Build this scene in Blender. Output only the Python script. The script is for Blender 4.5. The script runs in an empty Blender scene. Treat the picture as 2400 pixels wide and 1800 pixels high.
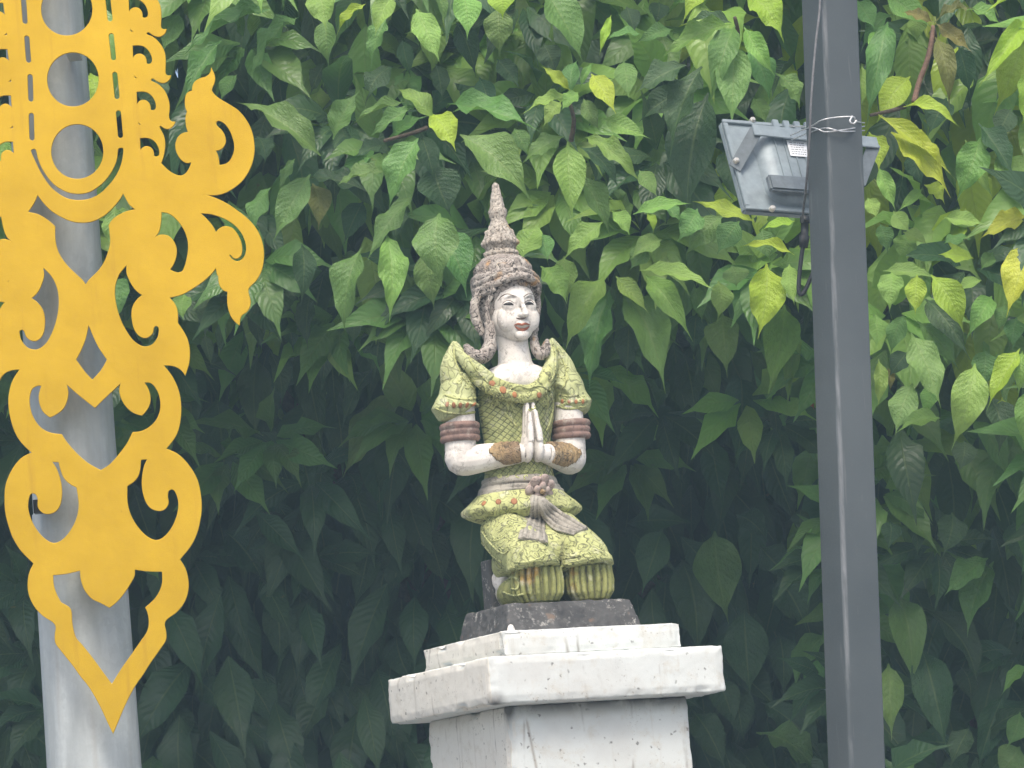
import bpy, bmesh, math, random
from mathutils import Vector, Matrix, Quaternion, noise
from mathutils.bvhtree import BVHTree

random.seed(11)
scene = bpy.context.scene
COL = scene.collection
R = math.radians

# ------------------------------------------------------------------ camera
CAM = Vector((0, 0, 1.6))
HFOV, PITCH, ROLL = R(15.0), R(7.77), R(4.6)
F = 1200 / math.tan(HFOV / 2)
r0 = Vector((1, 0, 0))
u0 = Vector((0, -math.sin(PITCH), math.cos(PITCH)))
FWD = Vector((0, math.cos(PITCH), math.sin(PITCH)))
RIGHT = math.cos(ROLL) * r0 - math.sin(ROLL) * u0
UP = math.sin(ROLL) * r0 + math.cos(ROLL) * u0
cd = bpy.data.cameras.new("camera")
cam = bpy.data.objects.new("camera", cd)
COL.objects.link(cam)
cd.angle = HFOV
cd.sensor_fit = 'HORIZONTAL'
cd.clip_start, cd.clip_end = 0.05, 600
m = Matrix((RIGHT, UP, -FWD)).transposed().to_4x4()
m.translation = CAM
cam.matrix_world = m
scene.camera = cam

# ------------------------------------------------------------------ light
SUN_EL, SUN_AZ = R(56), R(180)      # azimuth measured from +Y (north) clockwise: behind the camera, to the right
w = bpy.data.worlds.new("World")
scene.world = w
w.use_nodes = True
nt = w.node_tree
bg = nt.nodes['Background']
sky = nt.nodes.new('ShaderNodeTexSky')
sky.sky_type = 'NISHITA'
sky.sun_disc = False
sky.sun_elevation = SUN_EL
sky.sun_rotation = SUN_AZ
sky.dust_density = 5.0
sky.ozone_density = 0.6
nt.links.new(sky.outputs[0], bg.inputs[0])
bg.inputs[1].default_value = 0.15
sd = bpy.data.lights.new("sun", 'SUN')
sd.energy = 1.15
sd.angle = R(18)
sd.color = (1.0, 0.98, 0.92)
sun = bpy.data.objects.new("sun", sd)
COL.objects.link(sun)
sdir = Vector((math.sin(SUN_AZ) * math.cos(SUN_EL), math.cos(SUN_AZ) * math.cos(SUN_EL), math.sin(SUN_EL)))
sun.rotation_euler = sdir.to_track_quat('Z', 'Y').to_euler()
sun.location = (2, -2, 9)
vs = scene.view_settings
vs.view_transform = 'Standard'
vs.look = 'None'
vs.exposure = 0.76
vs.gamma = 1.0
vs.use_curve_mapping = False


# ------------------------------------------------------------------ helpers
def P(px, py, Y):
    """the point of the vertical plane y=Y seen at photograph pixel (px, py)"""
    d = FWD * F + RIGHT * (px - 1200) + UP * (900 - py)
    return CAM + d * ((Y - CAM.y) / d.y)


def proj(p):
    v = p - CAM
    z = v.dot(FWD)
    return 1200 + F * v.dot(RIGHT) / z, 900 - F * v.dot(UP) / z


def obj(name, mesh, mat=None, parent=None, **props):
    o = bpy.data.objects.new(name, mesh)
    COL.objects.link(o)
    if mat is not None and mesh is not None:
        mesh.materials.clear()
        mesh.materials.append(mat)
    if parent:
        o.parent = parent
    for k, v in props.items():
        o[k] = v
    return o


def empty(name, loc, rotz=0.0, **props):
    o = bpy.data.objects.new(name, None)
    COL.objects.link(o)
    o.location = loc
    o.rotation_euler = (0, 0, rotz)
    o.empty_display_size = 0.05
    for k, v in props.items():
        o[k] = v
    return o


def tomesh(bm, name, smooth=True):
    bmesh.ops.recalc_face_normals(bm, faces=bm.faces[:])
    me = bpy.data.meshes.new(name)
    bm.to_mesh(me)
    bm.free()
    if smooth:
        for p in me.polygons:
            p.use_smooth = True
    return me


def ss(a, b, x):
    t = max(0.0, min(1.0, (x - a) / (b - a)))
    return t * t * (3 - 2 * t)


def ring_skin(bm, rings, cap=True):
    """rings: lists of equal length of points"""
    vr = [[bm.verts.new(p) for p in r] for r in rings]
    n = len(vr[0])
    for a, b in zip(vr[:-1], vr[1:]):
        for i in range(n):
            j = (i + 1) % n
            bm.faces.new((a[i], a[j], b[j], b[i]))
    if cap:
        bm.faces.new(vr[0][::-1])
        bm.faces.new(vr[-1])


def tube(bm, pts, rad, seg=12, flat=None, nrm=None, cap=True):
    """round (or flattened: rad across, flat through) tube; nrm = list of surface normals for flattened ones"""
    pts = [Vector(p) for p in pts]
    n = len(pts)
    if not isinstance(rad, (list, tuple)):
        rad = [rad] * n
    if flat is not None and not isinstance(flat, (list, tuple)):
        flat = [flat] * n
    rings = []
    prev = None
    for i in range(n):
        t = (pts[min(i + 1, n - 1)] - pts[max(i - 1, 0)]).normalized()
        if nrm is not None:
            nn = Vector(nrm[i]) if isinstance(nrm, list) else Vector(nrm)
            nn = (nn - t * nn.dot(t)).normalized()
        elif prev is None:
            a = Vector((0, 0, 1)) if abs(t.z) < 0.9 else Vector((0, 1, 0))
            nn = (a - t * a.dot(t)).normalized()
        else:
            nn = (prev - t * prev.dot(t)).normalized()
        prev = nn
        b = t.cross(nn)
        f = flat[i] if flat is not None else rad[i]
        rings.append([pts[i] + b * (math.cos(2 * math.pi * k / seg) * rad[i]) + nn * (math.sin(2 * math.pi * k / seg) * f)
                      for k in range(seg)])
    ring_skin(bm, rings, cap)


def spline(pts, sub=6, closed=False):
    """catmull rom through Vectors"""
    pts = [Vector(p) for p in pts]
    n = len(pts)
    out = []
    rng = range(n if closed else n - 1)
    for i in rng:
        p0 = pts[(i - 1) % n] if (closed or i > 0) else pts[0]
        p1, p2 = pts[i], pts[(i + 1) % n]
        p3 = pts[(i + 2) % n] if (closed or i + 2 < n) else pts[-1]
        for k in range(sub):
            t = k / sub
            out.append(0.5 * (2 * p1 + (p2 - p0) * t + (2 * p0 - 5 * p1 + 4 * p2 - p3) * t * t + (3 * p1 - p0 - 3 * p2 + p3) * t ** 3))
    if not closed:
        out.append(pts[-1])
    return out


def lerp_list(v, n):
    out = []
    for i in range(n):
        t = i / (n - 1) * (len(v) - 1)
        a = min(int(t), len(v) - 2)
        out.append(v[a] + (v[a + 1] - v[a]) * (t - a))
    return out


def stube(bm, pts, rad, sub=5, seg=12, **k):
    s = spline(pts, sub)
    r = lerp_list(rad, len(s)) if isinstance(rad, (list, tuple)) else rad
    tube(bm, s, r, seg, **k)


def ell(bm, c, r, rot=None, su=16, sv=10):
    c = Vector(c)
    M = rot.to_matrix() if rot is not None else Matrix.Identity(3)
    rings = []
    for j in range(1, sv):
        th = math.pi * j / sv
        rings.append([c + M @ Vector((r[0] * math.sin(th) * math.cos(2 * math.pi * i / su), r[1] * math.sin(th) * math.sin(2 * math.pi * i / su), -r[2] * math.cos(th))) for i in range(su)])
    vr = [[bm.verts.new(p) for p in q] for q in rings]
    for a, b in zip(vr[:-1], vr[1:]):
        for i in range(su):
            j = (i + 1) % su
            bm.faces.new((a[i], a[j], b[j], b[i]))
    v0 = bm.verts.new(c + M @ Vector((0, 0, -r[2])))
    v1 = bm.verts.new(c + M @ Vector((0, 0, r[2])))
    for i in range(su):
        j = (i + 1) % su
        bm.faces.new((v0, vr[0][j], vr[0][i]))
        bm.faces.new((v1, vr[-1][i], vr[-1][j]))


def loft(bm, rings, seg=40, power=2.0, wave=None):
    """rings: (cx, cy, z, rx, ry); wave(theta, k) -> dz, scale"""
    rr = []
    for k, (cx, cy, z, rx, ry) in enumerate(rings):
        q = []
        for i in range(seg):
            th = 2 * math.pi * i / seg
            c, s = math.cos(th), math.sin(th)
            e = 2.0 / power
            x = math.copysign(abs(c) ** e, c) * rx
            y = math.copysign(abs(s) ** e, s) * ry
            dz, sc = wave(th, k) if wave else (0, 1)
            q.append(Vector((cx + x * sc, cy + y * sc, z + dz)))
        rr.append(q)
    ring_skin(bm, rr)


def box(bm, lo, hi, M=None):
    vs_ = []
    for z in (lo[2], hi[2]):
        for x, y in ((lo[0], lo[1]), (hi[0], lo[1]), (hi[0], hi[1]), (lo[0], hi[1])):
            v = Vector((x, y, z))
            vs_.append(bm.verts.new(M @ v if M else v))
    for f in ((3, 2, 1, 0), (4, 5, 6, 7), (0, 1, 5, 4), (1, 2, 6, 5), (2, 3, 7, 6), (3, 0, 4, 7)):
        bm.faces.new([vs_[i] for i in f])


def modmesh(me, mods, name):
    """evaluate modifiers on a temporary object"""
    o = bpy.data.objects.new("tmp", me)
    COL.objects.link(o)
    for t, kw in mods:
        md = o.modifiers.new(t, t)
        for k, v in kw.items():
            setattr(md, k, v)
    dg = bpy.context.evaluated_depsgraph_get()
    dg.update()
    out = bpy.data.meshes.new_from_object(o.evaluated_get(dg))
    out.name = name
    bpy.data.objects.remove(o)
    for p in out.polygons:
        p.use_smooth = True
    return out


def displace(me, fn):
    """move every vertex along its normal by fn(co)"""
    nn = [v.normal.copy() for v in me.vertices]
    out = []
    for v, n in zip(me.vertices, nn):
        c = v.co + n * fn(v.co)
        out.extend(c)
    me.vertices.foreach_set('co', out)
    me.update()


def fuse(bm, voxel, smooth=4, name="m", fac=0.5):
    me = tomesh(bm, name)
    return modmesh(me, [('REMESH', dict(mode='VOXEL', voxel_size=voxel, use_smooth_shade=True)),
                        ('SMOOTH', dict(factor=fac, iterations=smooth))], name)


# ------------------------------------------------------------------ materials
class NT:
    def __init__(self, name):
        self.m = bpy.data.materials.new(name)
        self.m.use_nodes = True
        self.t = self.m.node_tree
        self.b = self.t.nodes['Principled BSDF']
        self.out = self.t.nodes['Material Output']

    def n(self, typ, **kw):
        nd = self.t.nodes.new(typ)
        for k, v in kw.items():
            if k in ('inp',):
                for a, b in v.items():
                    if isinstance(b, bpy.types.NodeSocket):
                        self.t.links.new(b, nd.inputs[a])
                    else:
                        nd.inputs[a].default_value = b
            else:
                setattr(nd, k, v)
        return nd

    def link(self, a, b):
        self.t.links.new(a, b)

    def coord(self, scale=(1, 1, 1), kind='Object'):
        tc = self.n('ShaderNodeTexCoord')
        mp = self.n('ShaderNodeMapping')
        mp.inputs['Scale'].default_value = scale
        self.link(tc.outputs[kind], mp.inputs['Vector'])
        return mp.outputs[0]

    def noise(self, vec, scale, detail=4, rough=0.6, dist=0.0):
        nd = self.n('ShaderNodeTexNoise')
        self.link(vec, nd.inputs['Vector'])
        nd.inputs['Scale'].default_value = scale
        nd.inputs['Detail'].default_value = detail
        nd.inputs['Roughness'].default_value = rough
        nd.inputs['Distortion'].default_value = dist
        return nd.outputs['Fac']

    def voro(self, vec, scale, feature='F1', out='Distance', rand=1.0):
        nd = self.n('ShaderNodeTexVoronoi', feature=feature)
        self.link(vec, nd.inputs['Vector'])
        nd.inputs['Scale'].default_value = scale
        nd.inputs['Randomness'].default_value = rand
        return nd.outputs[out]

    def ramp(self, fac, stops, interp='LINEAR'):
        nd = self.n('ShaderNodeValToRGB')
        cr = nd.color_ramp
        cr.interpolation = interp
        while len(cr.elements) < len(stops):
            cr.elements.new(0.5)
        for e, (p, c) in zip(cr.elements, stops):
            e.position = p
            e.color = (*c, 1) if isinstance(c, (tuple, list)) else (c, c, c, 1)
        self.link(fac, nd.inputs[0])
        return nd.outputs[0]

    def mix(self, fac, a, b, typ='MIX'):
        nd = self.n('ShaderNodeMix', data_type='RGBA', blend_type=typ)
        for s, v in ((nd.inputs[0], fac), (nd.inputs[6], a), (nd.inputs[7], b)):
            if isinstance(v, bpy.types.NodeSocket):
                self.link(v, s)
            elif isinstance(v, (tuple, list)):
                s.default_value = (*v[:3], 1)
            else:
                s.default_value = v
        return nd.outputs[2]

    def math(self, op, a, b=0.0, c=None):
        nd = self.n('ShaderNodeMath', operation=op)
        for s, v in zip(nd.inputs, (a, b, c)):
            if v is None:
                continue
            if isinstance(v, bpy.types.NodeSocket):
                self.link(v, s)
            else:
                s.default_value = v
        return nd.outputs[0]

    def bump(self, h, strength=0.5, dist=0.001, prev=None):
        nd = self.n('ShaderNodeBump')
        nd.inputs['Strength'].default_value = strength
        nd.inputs['Distance'].default_value = dist
        self.link(h, nd.inputs['Height'])
        if prev:
            self.link(prev, nd.inputs['Normal'])
        return nd.outputs[0]

    def done(self, color, rough=0.6, normal=None, metal=0.0, spec=0.5):
        for s, v in (('Base Color', color), ('Roughness', rough), ('Metallic', metal), ('Specular IOR Level', spec)):
            if isinstance(v, bpy.types.NodeSocket):
                self.link(v, self.b.inputs[s])
            elif isinstance(v, (tuple, list)):
                self.b.inputs[s].default_value = (*v[:3], 1)
            else:
                self.b.inputs[s].default_value = v
        if normal is not None:
            self.link(normal, self.b.inputs['Normal'])
        return self.m


def mat_gold():
    t = NT("gold_paint")
    v = t.coord()
    grain = t.noise(v, 900, 2, 0.7)
    big = t.noise(v, 7, 4, 0.6)
    c = t.ramp(big, [(0.3, (0.50, 0.315, 0.018)), (0.7, (0.63, 0.405, 0.025))])
    c = t.mix(t.ramp(grain, [(0.36, 0.65), (0.55, 0.0)]), c, (0.44, 0.24, 0.012))
    spots = t.noise(v, 55, 3, 0.6)
    c = t.mix(t.ramp(spots, [(0.72, 0.0), (0.78, 0.55)]), c, (0.22, 0.13, 0.02))
    h = t.noise(v, 500, 3)
    h2 = t.math('ADD', t.noise(v, 18, 3), t.math('MULTIPLY', t.noise(v, 3.5, 2), 2.5))
    drip = t.noise(t.coord((1, 1, 0.07)), 48, 4, 0.6)
    c = t.mix(t.ramp(drip, [(0.60, 0.0), (0.75, 0.35)]), c, (0.38, 0.21, 0.03))
    nrm = t.bump(h2, 0.16, 0.006, t.bump(h, 0.18, 0.0006))
    return t.done(c, t.ramp(grain, [(0.3, 0.5), (0.7, 0.36)]), nrm, metal=0.45, spec=0.25)


def mat_galv():
    t = NT("galvanised_steel")
    v = t.coord((1, 1, 0.16))
    v2 = t.coord()
    a = t.noise(v, 16, 5, 0.65, 0.3)
    sp = t.voro(v2, 95, out='Color')
    c = t.ramp(a, [(0.28, (0.32, 0.34, 0.335)), (0.52, (0.46, 0.49, 0.485)), (0.75, (0.58, 0.615, 0.605))])
    c = t.mix(t.ramp(sp, [(0.25, 0.0), (0.8, 0.30)]), c, (0.36, 0.385, 0.385))
    st = t.noise(t.coord((1, 1, 0.05)), 30, 3, 0.5)
    c = t.mix(t.ramp(st, [(0.60, 0.0), (0.75, 0.35)]), c, (0.36, 0.31, 0.25))
    fine = t.noise(v2, 260, 3, 0.7)
    c = t.mix(t.ramp(fine, [(0.55, 0.0), (0.8, 0.35)]), c, (0.30, 0.30, 0.31))
    return t.done(c, t.ramp(a, [(0.3, 0.45), (0.7, 0.62)]), t.bump(fine, 0.15, 0.001), metal=0.25)


def mat_darkpost():
    t = NT("dark_grey_paint")
    v = t.coord()
    c = t.ramp(t.noise(v, 3.5, 4, 0.6), [(0.3, (0.068, 0.080, 0.086)), (0.7, (0.094, 0.108, 0.114))])
    sp = t.noise(v, 240, 3, 0.75)
    c = t.mix(t.ramp(sp, [(0.60, 0.0), (0.72, 0.25)]), c, (0.17, 0.175, 0.18))
    drip = t.noise(t.coord((1, 1, 0.05)), 75, 3, 0.55)
    c = t.mix(t.ramp(drip, [(0.66, 0.0), (0.72, 0.35)]), c, (0.19, 0.195, 0.20))
    rust = t.noise(v, 38, 3, 0.6)
    c = t.mix(t.ramp(rust, [(0.73, 0.0), (0.78, 0.5)]), c, (0.12, 0.07, 0.045))
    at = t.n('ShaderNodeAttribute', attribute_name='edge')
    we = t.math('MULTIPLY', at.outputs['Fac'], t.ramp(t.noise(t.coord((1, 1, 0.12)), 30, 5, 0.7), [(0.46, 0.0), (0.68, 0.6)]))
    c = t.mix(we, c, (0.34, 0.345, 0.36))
    return t.done(c, t.ramp(sp, [(0.3, 0.42), (0.7, 0.6)]), t.bump(t.noise(v, 300, 3), 0.12, 0.0008, t.bump(t.noise(v, 9, 2), 0.15, 0.003)), spec=0.4)


def mat_whitewash():
    t = NT("weathered_white_paint")
    v = t.coord()
    big = t.noise(v, 6, 5, 0.6)
    c = t.ramp(big, [(0.25, (0.55, 0.555, 0.53)), (0.5, (0.62, 0.645, 0.625)), (0.8, (0.665, 0.695, 0.675))])
    # left-hand faces: cream paint, made lighter to offset the shade on that side
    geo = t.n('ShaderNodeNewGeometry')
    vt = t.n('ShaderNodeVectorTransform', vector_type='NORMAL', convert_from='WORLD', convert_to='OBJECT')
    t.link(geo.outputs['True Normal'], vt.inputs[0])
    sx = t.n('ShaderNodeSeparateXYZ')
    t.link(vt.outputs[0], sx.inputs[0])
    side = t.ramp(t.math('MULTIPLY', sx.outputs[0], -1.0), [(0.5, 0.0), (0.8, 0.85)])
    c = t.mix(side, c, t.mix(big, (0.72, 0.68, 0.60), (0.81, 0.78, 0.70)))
    # rain streaks
    st = t.noise(t.coord((1, 1, 0.06)), 42, 5, 0.65, 0.2)
    c = t.mix(t.ramp(st, [(0.57, 0.0), (0.75, 0.45)]), c, (0.40, 0.35, 0.28))
    # thin cracks / run lines
    cr = t.voro(t.coord((1, 1, 0.12)), 9, 'DISTANCE_TO_EDGE')
    brk = t.noise(v, 11, 3)
    cm = t.math('MULTIPLY', t.ramp(cr, [(0.0, 1.0), (0.025, 0.0)]), t.ramp(brk, [(0.50, 0.0), (0.62, 0.7)]))
    c = t.mix(cm, c, (0.22, 0.19, 0.16))
    # pits, black lichen dots
    wd_ = t.n('ShaderNodeTexNoise')
    t.link(v, wd_.inputs['Vector'])
    wd_.inputs['Scale'].default_value = 120
    wv_ = t.n('ShaderNodeVectorMath', operation='MULTIPLY_ADD')
    t.link(wd_.outputs['Color'], wv_.inputs[0])
    wv_.inputs[1].default_value = (0.012,) * 3
    t.link(v, wv_.inputs[2])
    dots = t.voro(wv_.outputs[0], 58, 'F1')
    d2_ = t.math('MULTIPLY', t.ramp(t.voro(wv_.outputs[0], 140, 'F1'), [(0.10, 0.8), (0.24, 0.0)]), t.ramp(t.noise(v, 17, 3), [(0.50, 0.0), (0.62, 0.8)]))
    c = t.mix(d2_, c, (0.20, 0.16, 0.13))
    dm = t.math('MULTIPLY', t.ramp(dots, [(0.10, 1.0), (0.20, 0.0)]), t.ramp(t.noise(v, 26, 2), [(0.47, 0.0), (0.56, 0.65)]))
    c = t.mix(dm, c, (0.07, 0.06, 0.055))
    fine = t.noise(v, 160, 4, 0.7)
    c = t.mix(t.ramp(fine, [(0.60, 0.0), (0.75, 0.35)]), c, (0.42, 0.38, 0.33))
    wear = t.noise(v, 34, 5, 0.7)
    c = t.mix(t.math('MULTIPLY', t.ramp(wear, [(0.53, 0.0), (0.68, 0.6)]), 0.6), c, (0.50, 0.45, 0.36))
    # painted shade and dirt below the cap and on the near corner
    at = t.n('ShaderNodeAttribute', attribute_name='shade_dirt')
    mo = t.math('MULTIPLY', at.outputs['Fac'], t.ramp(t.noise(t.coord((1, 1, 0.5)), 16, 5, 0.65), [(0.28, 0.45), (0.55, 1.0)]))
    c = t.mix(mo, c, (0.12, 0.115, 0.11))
    h = t.math('ADD', t.math('MULTIPLY', fine, 0.5), t.math('MULTIPLY', dm, -0.8))
    nrm = t.bump(h, 0.35, 0.0015, t.bump(t.noise(v, 22, 4), 0.35, 0.004))
    return t.done(c, 0.85, nrm, spec=0.25)


def mat_darkstone():
    t = NT("blackened_stone")
    v = t.coord()
    big = t.noise(v, 20, 5, 0.65)
    c = t.ramp(big, [(0.3, (0.050, 0.050, 0.052)), (0.7, (0.112, 0.110, 0.108))])
    lich = t.noise(v, 75, 5, 0.75)
    zone = t.noise(v, 13, 3)
    lm = t.math('MULTIPLY', t.ramp(lich, [(0.54, 0.0), (0.64, 1.0)]), t.ramp(zone, [(0.38, 0.08), (0.56, 0.9)]))
    c = t.mix(lm, c, (0.42, 0.41, 0.38))
    br = t.noise(v, 30, 2)
    c = t.mix(t.ramp(br, [(0.66, 0.0), (0.74, 0.5)]), c, (0.24, 0.16, 0.11))
    nrm = t.bump(lich, 0.5, 0.002, t.bump(big, 0.5, 0.004))
    return t.done(c, 0.9, nrm, spec=0.2)


def mat_statue(name, base, alt, grime, pattern='none', amount=0.6, accent=None, rough=0.75, scale=1.0, gscale=1.0):
    """painted cement: base paint with worn variation, grime held in carved grooves, cracks and specks"""
    t = NT(name)
    v = t.coord()
    big = t.noise(v, 28, 5, 0.65)
    c = t.ramp(big, [(0.3, alt), (0.62, base)])
    if accent:
        an = t.noise(v, 17, 3, 0.55)
        c = t.mix(t.ramp(an, [(0.60, 0.0), (0.68, 0.8)]), c, accent)
    pale = t.noise(v, 38, 4, 0.65)
    c = t.mix(t.ramp(pale, [(0.56, 0.0), (0.70, 0.45)]), c, (0.60, 0.585, 0.50))
    fine = t.noise(v, 330, 4, 0.7)
    h = t.math('MULTIPLY', fine, 0.25)
    groove = None
    if pattern == 'scroll':
        warp = t.n('ShaderNodeTexNoise')
        t.link(v, warp.inputs['Vector'])
        warp.inputs['Scale'].default_value = 45 * scale
        wv = t.n('ShaderNodeVectorMath', operation='MULTIPLY_ADD')
        t.link(warp.outputs['Color'], wv.inputs[0])
        wv.inputs[1].default_value = (0.018,) * 3
        t.link(v, wv.inputs[2])
        cn = t.noise(wv.outputs[0], 46 * scale, 1, 0.4)
        rg_ = t.ramp(t.math('ABSOLUTE', t.math('SINE', t.math('MULTIPLY', cn, 21.0))), [(0.15, 1.0), (0.5, 0.0)])
        e_ = t.ramp(t.voro(wv.outputs[0], 75 * scale, 'F1'), [(0.06, 1.0), (0.16, 0.0)])
        groove = t.math('MAXIMUM', rg_, e_)
    elif pattern == 'lattice':
        sx = t.n('ShaderNodeSeparateXYZ')
        t.link(v, sx.inputs[0])
        k = 290 * scale
        a = t.math('ABSOLUTE', t.math('SINE', t.math('MULTIPLY', t.math('ADD', sx.outputs[0], t.math('MULTIPLY', sx.outputs[2], 1.25)), k)))
        b = t.math('ABSOLUTE', t.math('SINE', t.math('MULTIPLY', t.math('SUBTRACT', sx.outputs[0], t.math('MULTIPLY', sx.outputs[2], 0.9)), k)))
        mn = t.math('MINIMUM', a, b)
        mn = t.math('ADD', mn, t.math('MULTIPLY', t.math('SUBTRACT', t.noise(v, 60, 3), 0.5), 0.5))
        groove = t.ramp(mn, [(0.12, 1.0), (0.34, 0.1), (0.6, 0.0)])
    elif pattern == 'knobs':
        d = t.voro(v, 150 * scale, 'F1')
        groove = t.ramp(d, [(0.28, 0.0), (0.62, 1.0)])
    elif pattern == 'cracks':
        warp = t.n('ShaderNodeTexNoise')
        t.link(v, warp.inputs['Vector'])
        warp.inputs['Scale'].default_value = 70
        wv = t.n('ShaderNodeVectorMath', operation='MULTIPLY_ADD')
        t.link(warp.outputs['Color'], wv.inputs[0])
        wv.inputs[1].default_value = (0.02,) * 3
        t.link(v, wv.inputs[2])
        d = t.voro(wv.outputs[0], 34 * scale, 'DISTANCE_TO_EDGE')
        groove = t.math('MULTIPLY', t.ramp(d, [(0.0, 1.0), (0.045, 0.0)]), t.ramp(t.noise(v, 34, 3), [(0.50, 0.0), (0.64, 0.8)]))
    if groove is not None:
        gm = t.math('MULTIPLY', groove, t.ramp(t.noise(v, 40 * gscale, 4, 0.6), [(0.30, 0.35), (0.62, 1.0)]))
        c = t.mix(t.math('MULTIPLY', gm, amount), c, grime)
        h = t.math('SUBTRACT', h, t.math('MULTIPLY', groove, 1.5))
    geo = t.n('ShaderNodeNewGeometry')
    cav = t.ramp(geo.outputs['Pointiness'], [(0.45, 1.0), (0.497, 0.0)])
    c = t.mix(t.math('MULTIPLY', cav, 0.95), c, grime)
    dirt = t.noise(v, 62, 6, 0.75)
    c = t.mix(t.ramp(dirt, [(0.545, 0.0), (0.68, 0.7 * min(1.0, amount + 0.2))]), c, grime)
    patch = t.noise(t.coord((1, 1, 0.6)), 21, 5, 0.7, 0.4)
    c = t.mix(t.ramp(patch, [(0.56, 0.0), (0.70, 0.6 * amount)]), c, grime)
    specks = t.noise(v, 420, 2, 0.6)
    c = t.mix(t.ramp(specks, [(0.64, 0.0), (0.73, 0.6)]), c, grime)
    nrm = t.bump(h, 0.55, 0.0018, t.bump(t.noise(v, 90, 4), 0.3, 0.002))
    return t.done(c, rough, nrm, spec=0.3)


def mat_plain(name, col, rough=0.5, metal=0.0, var=0.25, scale=120):
    t = NT(name)
    v = t.coord()
    n = t.noise(v, scale, 4, 0.65)
    lo = tuple(x * (1 - var) for x in col)
    hi = tuple(min(1, x * (1 + var)) for x in col)
    return t.done(t.ramp(n, [(0.3, lo), (0.7, hi)]), rough, t.bump(n, 0.12, 0.0008), metal=metal)


def mat_leaf(name, attr):
    t = NT(name)
    if attr:
        ca = t.n('ShaderNodeAttribute', attribute_name='tone')
        col = ca.outputs['Color']
        rnd = t.n('ShaderNodeAttribute', attribute_name='tone').outputs['Alpha']
    else:
        oi = t.n('ShaderNodeObjectInfo')
        col = oi.outputs['Color']
        rnd = oi.outputs['Random']
    uv = t.n('ShaderNodeUVMap')
    sp = t.n('ShaderNodeSeparateXYZ')
    t.link(uv.outputs[0], sp.inputs[0])
    u = t.math('ABSOLUTE', t.math('MULTIPLY', t.math('SUBTRACT', sp.outputs[0], 0.5), 2.0))
    vv = sp.outputs[1]
    v = t.coord()
    wob = t.noise(v, 9, 3)
    ph = t.math('ADD', t.math('SUBTRACT', t.math('MULTIPLY', vv, 12.0), t.math('MULTIPLY', t.math('POWER', u, 1.3), 2.3)), t.math('MULTIPLY', wob, 1.3))
    fr = t.math('ABSOLUTE', t.math('SUBTRACT', t.math('FRACT', ph), 0.5))      # 0.5 at the vein, 0 between
    vein = t.ramp(fr, [(0.40, 0.0), (0.5, 1.0)])
    mid = t.ramp(u, [(0.02, 1.0), (0.075, 0.0)])
    blot = t.noise(v, 9, 4, 0.6)
    fine = t.noise(v, 150, 4, 0.7)
    hsv = t.n('ShaderNodeHueSaturation')
    t.link(col, hsv.inputs['Color'])
    t.link(t.math('ADD', 0.485, t.math('MULTIPLY', rnd, 0.03)), hsv.inputs['Hue'])
    t.link(t.math('ADD', 0.75, t.math('MULTIPLY', blot, 0.5)), hsv.inputs['Value'])
    c = hsv.outputs[0]
    lightc = t.mix(0.4, c, (0.30, 0.38, 0.12))
    c = t.mix(t.math('MULTIPLY', vein, t.math('MULTIPLY', t.ramp(t.noise(v, 14, 3), [(0.35, 0.0), (0.65, 1.0)]), 0.2)), c, lightc)
    c = t.mix(t.math('MULTIPLY', mid, 0.5), c, lightc)
    c = t.mix(t.ramp(fine, [(0.55, 0.0), (0.8, 0.3)]), c, t.mix(0.5, c, (0.02, 0.04, 0.01)))
    sc = t.noise(v, 33, 3, 0.6)
    c = t.mix(t.ramp(sc, [(0.70, 0.0), (0.77, 0.6)]), c, (0.20, 0.17, 0.05))
    swell = t.ramp(fr, [(0.0, 1.0), (0.5, 0.0)])
    h = t.math('SUBTRACT', swell, t.math('MULTIPLY', mid, 0.8))
    nrm = t.bump(t.math('MULTIPLY', h, t.ramp(t.noise(v, 19, 2), [(0.36, 0.2), (0.58, 1.0)])), 0.42, 0.0028, t.bump(t.noise(v, 38, 3), 0.4, 0.004))
    t.done(c, t.ramp(blot, [(0.3, 0.29), (0.7, 0.46)]), nrm, spec=0.5)
    tr = t.n('ShaderNodeBsdfTranslucent')
    t.link(t.mix(0.5, c, t.mix(1.0, c, (1.3, 1.25, 0.5), 'MULTIPLY')), tr.inputs[0])
    t.link(nrm, tr.inputs['Normal'])
    mx = t.n('ShaderNodeMixShader')
    mx.inputs[0].default_value = 0.3
    t.link(t.b.outputs[0], mx.inputs[1])
    t.link(tr.outputs[0], mx.inputs[2])
    t.link(mx.outputs[0], t.out.inputs[0])
    return t.m


M_GOLD = mat_gold()
M_GALV = mat_galv()
M_POST = mat_darkpost()
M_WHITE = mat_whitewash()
M_STONE = mat_darkstone()
M_LEAF = mat_leaf("leaf", False)
M_FOL = mat_leaf("foliage_leaf", True)
M_BARK = mat_plain("bark", (0.10, 0.075, 0.055), 0.9, var=0.5, scale=60)
GRIME = (0.075, 0.055, 0.04)
M_SKIN = mat_statue("white_painted_cement", (0.80, 0.765, 0.71), (0.67, 0.625, 0.57), (0.15, 0.115, 0.09), 'cracks', 0.7, scale=1.3)
M_GREEN = mat_statue("yellow_green_painted_cement", (0.51, 0.53, 0.235), (0.37, 0.39, 0.165), (0.065, 0.066, 0.042), 'scroll', 0.85, scale=0.9, gscale=0.6)
M_LATT = mat_statue("green_carved_bodice", (0.42, 0.445, 0.19), (0.25, 0.28, 0.12), (0.05, 0.055, 0.035), 'lattice', 0.85, scale=0.85)
M_PLAIN = mat_statue("pale_green_painted_cement", (0.53, 0.56, 0.29), (0.41, 0.44, 0.20), (0.085, 0.085, 0.058), 'scroll', 0.5, scale=0.8, gscale=0.5)
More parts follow.
